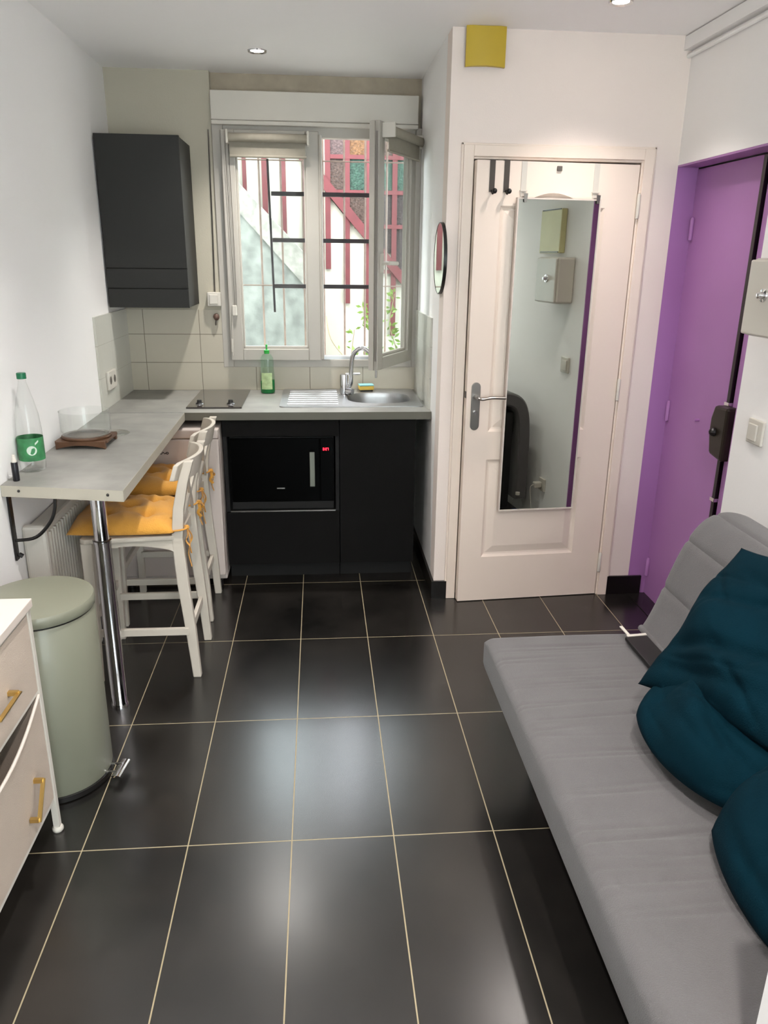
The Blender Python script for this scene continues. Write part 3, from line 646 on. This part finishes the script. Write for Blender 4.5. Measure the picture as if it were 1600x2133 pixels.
def make_cushion(label, cxy, tilt=0):
    t = thing('seat_cushion', label, 'cushion', (0, 0, .616), 'mustard cushions on the bar stools')
    bb = B(); n = 30; top = {}; bot = {}; rnd = random.Random(int(cxy*100))
    dim = [(-.075, -.085), (.085, -.085), (-.075, .085), (.085, .085), (.005, 0)]
    for i in range(n+1):
        for j in range(n+1):
            u, v = -1+2*i/n, -1+2*j/n
            x = (.205*u*(1-.04*v*v))-.035; y = .20*v*(1-.04*u*u)
            e = max(0, (1-abs(u)**3.2))**.5*max(0, (1-abs(v)**3.2))**.5
            d = sum(math.exp(-((x+.035-a)**2+(y-c_)**2)/.0009) for a, c_ in dim)
            cr = sum(math.exp(-((x+.035-a)**2)/.0002)*.35 for a in (-.075, .085))+sum(math.exp(-((y-a)**2)/.0002)*.35 for a in (-.085, .085))
            h = .064*e*(1-.72*min(1, d))*(1-.25*cr*e)+.003*math.sin(23*u+9*v)*e
            top[i, j] = bb.verts.new((x, y, .622+.008+h)); 
            bot[i, j] = top[i, j] if i in (0, n) or j in (0, n) else bb.verts.new((x, y, .6165+.012*(1-e)))
    for i in range(n):
        for j in range(n):
            bb.faces.new((top[i, j], top[i+1, j], top[i+1, j+1], top[i, j+1]))
            q = [bot[i, j], bot[i, j+1], bot[i+1, j+1], bot[i+1, j]]
            if len(set(q)) == 4: 
                try: bb.faces.new(q)
                except ValueError: pass
    obj('pad', bb, M_yel, t, smooth=True, local=True, auto=False)
    for s in (-1, 1):
        bb = B(); y = s*.158
        tube(bb, smoothpts([(.165, y*.8, .635), (.195, y-.02*s, .64), (.202, y+.004, .645), (.204, y+.02*s, .642), (.17, y+.022*s, .636), (.15, y, .63)], 5), .006, 6, flat=(1, .5))
        ball(bb, (.207, y, .642), .011, seg=8)
        for k_ in range(3):
            a = (k_-1)*.012; ln = (.06, .15, .10)[k_] if s < 0 else (.05, .09, .03)[k_]
            tube(bb, smoothpts([(.207, y, .642), (.216+a*.5, y+a, .632-ln*.3), (.207+a*.3, y+a*1.2, .632-ln*.65), (.216, y+a, .632-ln)], 4), [.006, .006, .007, .006, .0055, .007, .007, .006, .007, .006, .007, .006, .0065], 6, flat=(1, .35))
        obj('tie', bb, M_yel, t, smooth=True, local=True)
    return t
st1 = make_stool('nearer white wooden bar stool, right behind the chrome bar leg'); st2 = copy_tree(st1)
st2['label'] = 'farther white wooden bar stool, in front of the fridge'
cu1 = make_cushion('tufted mustard cushion tied onto the nearer bar stool', .3)
cu2 = copy_tree(cu1); cu2['label'] = 'tufted mustard cushion tied onto the farther bar stool'
for o, (x, y) in ((st1, (-.72, 2.962)), (st2, (-.735, 3.462))): o.location = (x, y, 0)
for o, (x, y) in ((cu1, (-.72, 2.962)), (cu2, (-.735, 3.462))): o.location = (x, y, 0)

# heater under the bar
t = thing('electric_heater', 'white ribbed convector heater on the wall under the bar', 'heater', (-1.0, 2.8, 0))
b = B(); bx(b, XL+.002, -.990, 2.66, 3.10, .12, .70)
obj('body', b, M_wplast, t, bevel=.012)
for i in range(14):
    obj('fin', box(-.991, -.980, 2.70+i*.028, 2.712+i*.028, .16, .67), M_wplast, t)
obj('end_panel', box(XL+.002, -.970, 2.625, 2.665, .0, .715), M_wplast, t, bevel=.012)
obj('end_panel', box(XL+.002, -.970, 3.095, 3.135, .0, .715), M_wplast, t, bevel=.012)

# ------------------------------------------------------------------ pedal bin
bc = (-.868, 2.205, 0)
t = thing('pedal_bin', 'tall sage green pedal bin beside the white dresser', 'bin', bc)
obj('body', lathe(B(), [(.160, .022), (.163, .028), (.163, .592), (.160, .596)], bc, 64), M_bin, t, smooth=True)
obj('base_ring', lathe(B(), [(.160, 0), (.166, .004), (.166, .022), (.160, .024)], bc, 64), M_black, t, smooth=True)
obj('rim', lathe(B(), [(.158, .594), (.158, .604)], bc, 64), M_black, t)
obj('lid', lathe(B(), [(.164, .603), (.1665, .606), (.1665, .630), (.163, .636), (.13, .640), (.06, .643), (.001, .644)], bc, 64), M_bin, t, smooth=True)
pa = math.radians(-8); pd = Vector((math.cos(pa), math.sin(pa), 0)); q = Vector((-pd.y, pd.x, 0))
b = B(); p0 = Vector((bc[0], bc[1], .03))+pd*.155; 
for s in (-1, 1): tube(b, [p0+q*.02*s, p0+pd*.045+q*.022*s+Vector((0, 0, .002))], .004, 8)
e0 = p0+pd*.047
tube(b, [e0-q*.045+Vector((0, 0, .0)), e0+q*.045], .010, 10, flat=(1.5, .4))
obj('pedal', b, M_chrome, t, smooth=True)

# ------------------------------------------------------------------ dresser
DX, DY1, DY0 = -.782, 1.955, 1.22
t = thing('dresser', 'white dresser with fabric drawers and gold handles at left', 'dresser', (-.91, 1.6, 0))
obj('top', box(XL+.004, DX+.004, DY0, DY1-.01, .726, .75), M_lam, t, bevel=.002)
b = B()
for x in (DX-.012, XL+.02):
    for y in (DY0+.012, DY1-.022): bx(b, x-.009, x+.009, y-.009, y+.009, .012, .726)
for z in (.716, .478, .118):
    bx(b, DX-.018, DX-.008, DY0+.02, DY1-.03, z-.008, z+.008); bx(b, XL+.01, XL+.02, DY0+.02, DY1-.03, z-.008, z+.008)
    for y in (DY0+.012, DY1-.022): bx(b, XL+.02, DX-.012, y-.006, y+.006, z-.008, z+.008)
obj('frame', b, M_wplast, t, bevel=.001)
for x in (DX-.012, XL+.02):
    for y in (DY0+.012, DY1-.022): obj('foot', lathe(B(), [(.013, 0), (.016, .004), (.016, .012), (.012, .018)], (x, y, 0), 16), M_wplast, t, smooth=True)
def drawer(z0, z1, sag):
    bb = B(); n, k_ = 24, 12; F_ = []; yb, ya = DY0+.026, DY1-.034
    for i in range(n+1):
        row = []
        for j in range(k_+1):
            u, v = i/n, j/k_
            bulge = sag*math.sin(math.pi*u)*(v**1.5)
            row.append(bb.verts.new((DX-.006+.6*bulge+.003*math.sin(math.pi*v)*math.sin(math.pi*u), yb+(ya-yb)*u, z0+(z1-z0)*v-1.1*bulge*v)))
        F_.append(row)
    for i in range(n):
        for j in range(k_): bb.faces.new((F_[i][j], F_[i+1][j], F_[i+1][j+1], F_[i][j+1]))
    bk = [[bb.verts.new((XL+.03, r[j].co.y, r[j].co.z if j == 0 else z1-.01)) for j in (0, k_)] for r in F_]
    for i in range(n): bb.faces.new((bk[i][0], bk[i][1], bk[i+1][1], bk[i+1][0])); bb.faces.new((F_[i][0], bk[i][0], bk[i+1][0], F_[i+1][0]))
    for e in (0, n): bb.faces.new([*F_[e], bk[e][1], bk[e][0]])
    rim = [F_[i][k_].co.copy()+Vector((0, 0, -.001)) for i in range(n+1)]
    return bb, rim
b, rim = drawer(.482, .712, .0)
d1 = obj('drawer', b, M_fabw, t, smooth=True)
b = B()
def handle(bm, p, q, out):
    p, q, out = Vector(p), Vector(q), Vector(out); d = (q-p).normalized()
    bar(bm, p+out, q+out, .011, .004, ux=out); 
    for a in (p+d*.006, q-d*.006): bar(bm, a, a+out, .011, .011)
    return bm
obj('handle', handle(B(), (DX-.004, 1.745, .585), (DX-.004, 1.615, .585), (.026, 0, 0)), M_gold, d1)
b, rim = drawer(.126, .468, .038)
d2 = obj('drawer', b, M_fabw, t, smooth=True)
obj('drawer_hem', tube(B(), rim, .0045, 8), M_lam, d2, smooth=True)
obj('handle', handle(B(), (DX-.0, 1.80, .285), (DX-.0, 1.735, .195), (.024, 0, 0)), M_gold, d2)

# ------------------------------------------------------------------ white door (door_1): local frame at the hinge
DA = .077
D = thing('door_1', None, None, (1.390, 3.496, 0), kind='structure', rot=DA)
O = lambda n, bm, m=M_door, p=D, **k: obj(n, bm, m, p, local=True, **k)
LW, LH = .724, 2.018
def arch(x0, x1, z0, z1, rise, n=14):
    pts = [(x0, z0), (x1, z0), (x1, z1)]
    if rise:
        xc = (x0+x1)/2; hw = .155
        for i in range(n+1):
            a = i/n; x = xc+hw-(2*hw)*a; pts.append((x, z1+rise*math.sin(math.pi*a)))
    pts.append((x0, z1)); return pts
def inset(pts, d):
    xs = [p[0] for p in pts]; zs = [p[1] for p in pts]; cx_, cz_ = (min(xs)+max(xs))/2, (min(zs)+max(zs))/2
    w_, h_ = (max(xs)-min(xs))/2, (max(zs)-min(zs))/2
    return [(cx_+(x-cx_)*(w_-d)/w_, cz_+(z-cz_)*(h_-d)/h_) for x, z in pts]
b = B()
def zl(pts, y): return [b.verts.new((x, y, z)) for x, z in pts]
frect = [(-LW, .004), (0, .004), (0, LH), (-LW, LH)]
f0 = zl(frect, 0); bk = zl(frect, .04)
holes = [arch(-.615, -.143, .862, 1.842, .055), arch(-.615, -.143, .235, .728, 0)]
es = [b.edges.new((f0[i], f0[(i+1) % 4])) for i in range(4)]; hl = []
for h in holes:
    v = zl(h, 0); hl.append((h, v)); es += [b.edges.new((v[i], v[(i+1) % len(v)])) for i in range(len(v))]
bmesh.ops.triangle_fill(b, use_beauty=True, use_dissolve=False, edges=es)
bridge(b, f0, bk); b.faces.new(bk)
for h, v in hl:
    prev = v
    for d, y in ((.012, .009), (.020, .011), (.052, .003), (.056, .002)):
        nx = zl(inset(h, d), y); bridge(b, prev, nx); prev = nx
    b.faces.new(prev)
leaf = O('door_leaf', b)
# casing, built in world space
b = B()
bx(b, .618, .662, YD-.016, YD, 0, 2.08); bx(b, 1.402, 1.446, YD-.016, YD, 0, 2.08); bx(b, .662, 1.402, YD-.016, YD, 2.036, 2.08)
bx(b, .650, .664, YD-.006, YD+.10, 0, 2.05); bx(b, 1.394, 1.404, YD-.006, YD+.10, 0, 2.05); bx(b, .664, 1.394, YD-.006, YD+.10, 2.026, 2.036)
bx(b, .664, .68, YD+.05, YD+.10, 0, 2.026)
bx(b, .609, .619, YD-.008, YD, 0, 2.088); bx(b, 1.445, 1.455, YD-.008, YD, 0, 2.088); bx(b, .609, 1.455, YD-.008, YD, 2.079, 2.088)
obj('door_frame', b, M_door, D, bevel=.002)
for z in (1.85, 1.05, .18):
    O('hinge', lathe(B(), [(.003, -.052), (.008, -.048), (.008, .048), (.003, .054)], (.004, -.012, z), 12), M_wplast, smooth=True)
hx_ = -(1.39-.7085)
hd = O('handle_plate', prism(B(), [(hx_+(.021*math.cos(a) if True else 0), zc+.021*math.sin(a)) for zc, rng in ((1.072, range(0, 181, 20)), (.893, range(180, 361, 20))) for a in [math.radians(q) for q in rng]], 'y', -.006, .0), M_chromed, bevel=.002)
b = B(); tube(b, [(hx_, -.006, 1.028), (hx_, -.05, 1.028)], .011, 12)
tube(b, smoothpts([(hx_-.002, -.050, 1.028), (hx_+.02, -.054, 1.024), (hx_+.06, -.054, 1.030), (hx_+.125, -.054, 1.028)], 6), [.013]*4+[.0115]*15, 10, flat=(1, .62))
obj('lever', b, M_chromed, hd, smooth=True, local=True)
b = B(); tube(b, [(hx_, -.004, .955), (hx_, -.016, .955)], .009, 12); obj('thumb_turn', b, M_chrome, hd, smooth=True, local=True)
O('latch', box(-LW-.002, -LW+.001, .008, .028, 1.02, 1.05), M_black)
# tall mirror on the door
DL = (1.390, 3.496, 0)
def T_at(name, label, cat, group=None): return thing(name, label, cat, DL, group, rot=DA)
t = T_at('door_mirror', 'tall narrow rectangular mirror hung on the white door', 'mirror')
mx0, mx1, mz0, mz1 = -.545, -.184, .487, 1.868
obj('frame', bx(bx(bx(bx(B(), mx0-.006, mx0, -.036, -.012, mz0-.006, mz1+.006), mx1, mx1+.006, -.036, -.012, mz0-.006, mz1+.006), mx0, mx1, -.036, -.012, mz1, mz1+.006), mx0, mx1, -.036, -.012, mz0-.006, mz0), M_lam, t, local=True)
obj('backing', box(mx0, mx1, -.026, -.014, mz0, mz1), M_dark, t, local=True)
obj('mirror_glass', box(mx0, mx1, -.033, -.0262, mz0, mz1), M_mirror, t, local=True)
for x, z in ((mx0+.027, mz1), (mx1-.010, mz1)):
    b = B(); bx(b, x-.012, x+.012, -.0025, -.0005, z-.02, LH-.001); bx(b, x-.016, x+.016, -.008, -.0005, z+.033, z+.037)
    hh = obj('hanging_strap', b, M_wplast, t, local=True)
    b = B(); bar(b, (x, -.0026, z+.01), (x, -.042, z+.01), .012, .003); bar(b, (x, -.041, z+.022), (x, -.041, z-.012), .018, .003, .6); obj('clip', b, M_chromed, hh, local=True)
for i, x in enumerate((-(1.39-.733), -(1.39-.796))):
    t = T_at('over_door_hook', ['dark over-door hook strap, the one nearer the door edge', 'dark over-door hook strap, the one nearer the mirror'][i], 'hook', 'dark hooks over the door')
    b = B(); bx(b, x-.0115, x+.0115, -.0035, -.0005, 1.895, LH+.003); bx(b, x-.0115, x+.0115, -.0035, .042, LH+.001, LH+.003)
    obj('strap', b, mat('brown_strap', (70, 62, 56), .5), t, local=True)
    b = B(); tube(b, [(x, -.003, 1.90), (x, -.02, 1.888), (x+.004, -.03, 1.895)], .005, 8); ball(b, (x+.004, -.034, 1.897), .011, seg=12); obj('knob', b, M_black, t, smooth=True, local=True)
t = T_at('door_sensor', 'tiny dark square clip at the top middle of the white door', 'clip')
obj('body', box(-.375, -.353, -.008, -.0005, 1.983, 2.003), mat('grey_clip', (90, 84, 78), .5), t, local=True, bevel=.002)

# vent
t = thing('air_vent', 'square aged yellow plastic air vent cover near the ceiling', 'vent', (.688, YD, 2.44))
b = B(); n = 10; g_ = {}
for i in range(n+1):
    for j in range(n+1):
        u, v = -1+2*i/n, -1+2*j/n; g_[i, j] = b.verts.new((.688+.081*u, YD-.030-.010*(1-u*u), 2.438+.070*v+.004*u*u*v))
for i in range(n):
    for j in range(n): b.faces.new((g_[i, j], g_[i+1, j], g_[i+1, j+1], g_[i, j+1]))
ed = [e for e in b.edges if e.is_boundary]; r_ = bmesh.ops.extrude_edge_only(b, edges=ed)
for v in [e for e in r_['geom'] if isinstance(e, bmesh.types.BMVert)]: v.co.y = YD-.016
obj('cover', b, M_yvent, t, smooth=True)
obj('back_plate', box(.615, .761, YD-.016, YD-.0001, 2.376, 2.50), M_black, t)

# ------------------------------------------------------------------ purple entrance door (door_2)
E_ = thing('door_2', None, None, (1.65, 3.4, 0), kind='structure')
PX = 1.652
obj('door_leaf', box(PX, PX+.05, 2.925, YD-.0, .004, 2.005), M_purple, E_)
obj('door_frame', box(PX-.012, PX+.06, 2.60, 2.905, 0, 2.012), M_purple, E_, bevel=.003)
obj('door_gap', box(PX+.02, PX+.05, 2.905, 2.925, 0, 2.005), M_black, E_)
obj('threshold', box(XR+.001, PX, 2.74, 3.486, -.001, .003), M_floor, E_)
for z in (1.76, .95, .15):
    obj('hinge', lathe(B(), [(.004, -.048), (.009, -.044), (.009, .044), (.004, .05)], (PX-.006, YD-.022, z), 12), M_purple, E_, smooth=True)
b = B(); tube(b, [(PX, 3.181, .968), (PX-.02, 3.181, .968)], .006, 8); obj('peg', b, M_purple, E_)
b = B(); bx(b, PX-.022, PX-.0, 2.915, 2.937, 1.09, 2.0); bx(b, PX-.022, PX-.0, 2.915, 2.937, .02, .885); ro = obj('lock_rod', b, mat('black_rod', (20, 8, 16), .3), E_)
for z in (1.085, .88, .685): obj('rod_guide', box(PX-.028, PX, 2.908, 2.945, z-.008, z+.008), M_chrome, ro, bevel=.002)
b = B(); pts = []
prism(b, [(2.86, .86), (2.965, .875), (2.985, .96), (2.985, 1.02), (2.965, 1.075), (2.86, 1.08)], 'x', PX-.055, PX); obj('lock_case', b, mat('dark_bronze_lock', (44, 36, 28), .35, .3), E_, bevel=.012)
obj('lock_turn', ball(B(), (PX-.06, 2.935, .97), .018, seg=12), M_black, E_)

# ------------------------------------------------------------------ fittings on the right wall
t = thing('wall_box', 'white wall cabinet with a chrome lock knob beside the purple door', 'box', (1.5, 2.44, 1.39))
obj('case', box(1.454, XR, 2.325, 2.59, 1.39, 1.64), M_wplast, t, bevel=.012)
obj('cover', box(1.444, 1.455, 2.33, 2.585, 1.395, 1.635), M_wplast, t, bevel=.006)
b = B(); lathe(b, [(.022, -.001), (.021, -.006), (.012, -.008), (.010, -.022), (.006, -.024)], (1.445, 2.475, 1.525), 20, axis='x'); obj('knob', b, M_chrome, t, smooth=True)
t = thing('fuse_panel', 'yellowed plastic electrical panel above the white wall cabinet', 'panel', (1.53, 2.28, 1.66))
obj('case', box(1.525, XR, 2.17, 2.44, 1.662, 1.90), M_cardy, t, bevel=.004)
for z in (1.668, 1.897): obj('edge_strip', box(1.522, 1.525, 2.19, 2.43, z-.003, z+.003), M_black, t)
t = thing('light_switch', 'white rocker light switch on the right wall', 'switch', (XR, 2.58, 1.05))
obj('plate', box(XR-.011, XR-.0001, 2.525, 2.622, 1.005, 1.095), M_wplast, t, bevel=.004)
obj('rocker', box(XR-.018, XR-.0105, 2.552, 2.608, 1.018, 1.078), M_wplast, t, bevel=.003)
t = thing('wall_socket', 'white socket low on the right wall behind the sofa', 'socket', (XR, 2.40, .27))
obj('plate', box(XR-.012, XR-.0001, 2.36, 2.44, .24, .32), M_wplast, t, bevel=.003)
t = thing('charger', 'white phone charger and cable plugged in low on the right wall', 'charger', (XR-.03, 2.38, .27))
obj('plug', box(XR-.062, XR-.0122, 2.378, 2.415, .262, .298), M_wplast, t, bevel=.006)
obj('cable', tube(B(), smoothpts([(XR-.06, 2.396, .28), (XR-.085, 2.40, .26), (XR-.08, 2.42, .14), (XR-.085, 2.43, .03), (XR-.06, 2.45, .004), (XR-.04, 2.42, .004)], 6), .002, 6), M_wplast, t)
c = (1.415, 2.35, .0)
t = thing('water_bottle', 'clear water bottle with blue label on the floor behind the sofa', 'bottle', c)
obj('bottle', lathe(B(), [(.02, 0), (.032, .002), (.038, .01), (.038, .09), (.036, .13), (.026, .17), (.012, .195), (.012, .21)], c, 24), M_bottle, t, smooth=True)
obj('label_band', lathe(B(), [(.0387, .05), (.0389, .055), (.0387, .10)], c, 24, caps=False), M_blue, t, smooth=True)
obj('cap', lathe(B(), [(.014, .205), (.014, .222)], c, 16), M_wplast, t)

# ------------------------------------------------------------------ sofa
SY1, SY0 = 2.30, .815
t = thing('sofa', 'grey armless click-clack sofa along the right wall', 'sofa', (1.0, 1.6, 0))
def hump(x0, x1, y0, y1, z0, z1, r, nx=26, ny=60, fn=None):
    """rounded slab with superelliptic edges"""
    bb = B(); top = []; bot = []
    def edge(t_, L_): d = min(t_, L_-t_); return 1 if d >= r else math.sqrt(max(0, 1-((r-d)/r)**2))
    def sp2(a, b_, n):
        L_ = b_-a; out = []
        for i in range(n+1):
            s = i/n; out.append(a+L_*s)
        ext = [a+r*(1-math.cos(math.pi/2*k_/6)) for k_ in range(1, 6)]+[b_-r*(1-math.cos(math.pi/2*k_/6)) for k_ in range(1, 6)]
        return sorted(out+ext)
    X = sp2(x0, x1, nx); Y = sp2(y0, y1, ny); zc = (z0+z1)/2; h = (z1-z0)/2
    for x in X:
        rt_, rb_ = [], []
        for y in Y:
            e = edge(x-x0, x1-x0)*edge(y-y0, y1-y0)
            hh = h-r+r*e if r < h else h*e
            q = fn(x, y) if fn else 0
            rt_.append(bb.verts.new((x, y, zc+hh+q*e))); rb_.append(bb.verts.new((x, y, zc-hh)))
        top.append(rt_); bot.append(rb_)
    nX, nY = len(X)-1, len(Y)-1
    for i in range(nX):
        for j in range(nY):
            bb.faces.new((top[i][j], top[i+1][j], top[i+1][j+1], top[i][j+1])); bb.faces.new((bot[i][j], bot[i][j+1], bot[i+1][j+1], bot[i+1][j]))
    for i in range(nX):
        for j in (0, nY): bb.faces.new((top[i][j], top[i+1][j], bot[i+1][j], bot[i][j]))
    for j in range(nY):
        for i in (0, nX): bb.faces.new((top[i][j], top[i][j+1], bot[i][j+1], bot[i][j]))
    return bb
rw = random.Random(5)
wr = [(rw.uniform(1.1, 2.22), rw.uniform(.60, .85), rw.uniform(.10, .30), rw.uniform(.0012, .0035), rw.uniform(-.08, .08)) for _ in range(34)]
wr += [(1.33, .80, .42, .005, .03), (1.36, .62, .2, .004, -.02), (1.62, .85, .3, .004, .0), (2.18, .75, .25, .003, .0)]
def wrk(x, y):
    q = 0
    for yc, xc, w_, am, sl in wr:
        dx = (x-xc)/w_
        if abs(dx) < 1.6: q -= am*math.exp(-dx*dx*1.5)*math.exp(-((y-yc-sl*(x-xc))/.006)**2)
    return q+.004*math.sin(2.2*y)+.002*math.sin(9*x)
sm = obj('seat_mattress', hump(.547, 1.125, SY0, SY1, .275, .42, .035, 22, 330, wrk), M_sofa, t, smooth=True, auto=False)
# backrest profile (x, z), swept along y
prof = [(1.085, .43), (1.105, .47), (1.128, .53), (1.150, .60), (1.172, .67), (1.200, .74), (1.232, .795), (1.268, .83), (1.315, .848), (1.37, .842), (1.42, .82), (1.462, .775), (1.487, .70), (1.498, .60), (1.503, .45), (1.503, .30), (1.500, .16)]
P2 = [(p.x, p.y) for p in smoothpts([(x, z, 0) for x, z in prof], 5)]
bb = B(); rings = []; n = len(P2); TH = .085
def nrm2(i):
    a = Vector(P2[max(i-1, 0)]); c_ = Vector(P2[min(i+1, n-1)]); d = (c_-a).normalized(); return Vector((-d.y, d.x))
ys = [SY0, SY0+.006, SY0+.02]+[SY0+.05+i*(SY1-SY0-.10)/26 for i in range(27)]+[SY1-.02, SY1-.006, SY1]
seams = (14, 26, 38)
for y in ys:
    ed_ = min(y-SY0, SY1-y); rr = .012*(1-min(1, ed_/.02))**2
    O_, I_ = [], []
    for i, p in enumerate(P2):
        nn = nrm2(i); sm_ = .006 if (i in seams and SY1-y < .45) else 0
        pv = Vector(p)
        o_ = pv-nn*(-0)*1; a = pv-nn*rr*-1 if False else pv
        oo = pv+nn*(-rr-sm_); ii = pv-nn*(TH-rr) if 1 else pv
        O_.append(bb.verts.new((oo.x, y, oo.y))); I_.append(bb.verts.new((ii.x, y, ii.y)))
    rings.append(O_+I_[::-1])
for a, c_ in zip(rings, rings[1:]):
    m_ = len(a)
    for i in range(m_): j = (i+1) % m_; bb.faces.new((a[i], a[j], c_[j], c_[i]))
for rg in (rings[0], rings[-1]):
    m_ = len(rg)
    for i in range(n-1): bb.faces.new((rg[i], rg[i+1], rg[m_-2-i], rg[m_-1-i]))
obj('backrest', bb, M_sofa, t, smooth=True)
obj('piping', tube(B(), [(1.088, SY1-.012, .432), (1.088, SY0+.01, .432)], .011, 12), M_sofa, t, smooth=True)
b = B()
bx(b, .60, 1.36, SY0+.06, SY1-.06, .245, .273)
for y in (SY0+.2, SY1-.2): bx(b, 1.15, 1.35, y-.02, y+.02, .0, .25)
obj('frame', b, M_black, t)
for x in (.72, 1.12):
    for y in (SY0+.14, SY1-.14): obj('leg', lathe(B(), [(.018, 0), (.022, .25)], (x, y, 0), 14), M_black, t)
b = B(); bx(b, 1.25, 1.385, SY0+.03, SY1-.03, .10, .72); obj('back_lining', b, M_dark, t)

# tablet between seat and backrest
t = thing('tablet', 'black tablet with a silver edge tucked against the backrest', 'tablet', (1.04, 2.1, .43))
b = B(); bmesh.ops.create_cube(b, size=1, matrix=Matrix.Translation((1.040, 2.075, .437)) @ Matrix.Rotation(.02, 4, 'Z') @ Matrix.Rotation(-.06, 4, 'Y') @ Matrix.Diagonal((.075, .27, .012, 1)))
obj('body', b, M_gloss if False else mat('dark_tablet_cover', (14, 12, 12), .5), t, bevel=.003)
b = B(); bar(b, (1.018, 2.215, .440), (1.008, 2.27, .448), .010, .003); bar(b, (1.008, 2.212, .441), (1.073, 2.212, .446), .012, .004); obj('edge', b, M_wplast, t)

# ------------------------------------------------------------------ teal pillows
def pillow(label, c, U, V, hw, hh, th, seed, pinch=.10, creases=(), rnd_=0.0, back=.4, flop=0):
    U = Vector(U).normalized(); V = Vector(V); V = (V-U*V.dot(U)).normalized(); Nn = U.cross(V)
    if Nn.x > 0: Nn = -Nn
    rnd = random.Random(seed); ph = [(rnd.uniform(2, 6), rnd.uniform(2, 6), rnd.uniform(0, 6), rnd.uniform(.002, .006)) for _ in range(7)]
    fl = [(rnd.uniform(-1, 1), rnd.uniform(-1, 1), rnd.uniform(0, 6.28), rnd.uniform(.4, .9), rnd.uniform(.004, .009), rnd.uniform(.03, .06)) for _ in range(16)]
    n = 90; T_, Bo = {}, {}; bb = B(); c = Vector(c)
    for i in range(n+1):
        for j in range(n+1):
            u, v = -1+2*i/n, -1+2*j/n
            e = (max(0, 1-abs(u)**2.6)**.55)*(max(0, 1-abs(v)**2.6)**.55)
            x = u*(1-pinch*(1-abs(v)**2)*(abs(u)**2)); y = v*(1-pinch*(1-abs(u)**2)*(abs(v)**2))
            x, y = x*(1-rnd_)+rnd_*u*math.sqrt(1-v*v/2), y*(1-rnd_)+rnd_*v*math.sqrt(1-u*u/2)
            w_ = sum(a*math.sin(p*u+q_*v+r_) for p, q_, r_, a in ph)*e*1.6
            cr = 0
            for (u0, v0, u1, v1, dep, wd) in creases:
                dx, dy = u1-u0, v1-v0; L2 = dx*dx+dy*dy; s = max(0, min(1, ((u-u0)*dx+(v-v0)*dy)/L2)); dd = math.hypot(u-u0-dx*s, v-v0-dy*s)
                cr += dep*math.exp(-(dd/wd)**2)*math.sin(math.pi*min(1, .15+s*.85))
            for (u0, v0, a, ln, dep, wd) in fl:
                s_ = (u-u0)*math.cos(a)+(v-v0)*math.sin(a); d_ = -(u-u0)*math.sin(a)+(v-v0)*math.cos(a)+.12*s_*s_
                cr += dep*math.exp(-(d_/wd)**2-(s_/ln)**2)
            p = c+U*x*hw+V*y*hh+Nn*flop*(x*x+y*y)
            T_[i, j] = bb.verts.new(p+Nn*(th*e+w_-cr*e))
            Bo[i, j] = T_[i, j] if i in (0, n) or j in (0, n) else bb.verts.new(p-Nn*(th*e*back))
    for i in range(n):
        for j in range(n):
            bb.faces.new((T_[i, j], T_[i+1, j], T_[i+1, j+1], T_[i, j+1]))
            q_ = [Bo[i, j], Bo[i, j+1], Bo[i+1, j+1], Bo[i+1, j]]
            try: bb.faces.new(q_)
            except ValueError: pass
    return obj('pillow', bb, M_teal, None, smooth=True, auto=False, label=label, cat='pillow', group='teal pillows on the sofa')
pillow('teal pillow leaning on the backrest, its corner pointing up', (1.085, 1.625, .735), (.238, -1, .20), (.65, .31, .69), .255, .245, .085, 2, pinch=.07,
       creases=((-1, -.5, .9, -.2, .022, .09), (-.8, .1, .6, .4, .012, .07), (-.5, .6, .8, .3, .01, .07), (-.9, -.75, .9, -.6, .02, .09)))
pillow('teal pillow lying crumpled below the upright pillow', (1.03, 1.535, .555), (.22, -1, .0), (1, .22, .45), .265, .235, .10, 4, rnd_=.8,
       creases=((-.9, .5, .9, .1, .022, .1), (-.6, .0, .8, -.3, .014, .07), (0, -.4, .9, -.6, .014, .06)))
pillow('teal pillow nearest the camera at the right edge', (1.01, 1.075, .56), (.05, -1, 0), (.85, 0, .52), .29, .25, .10, 9, rnd_=.75,
       creases=((-.8, -.7, .4, -.85, .014, .07), (-.5, .2, .6, .4, .01, .1)))
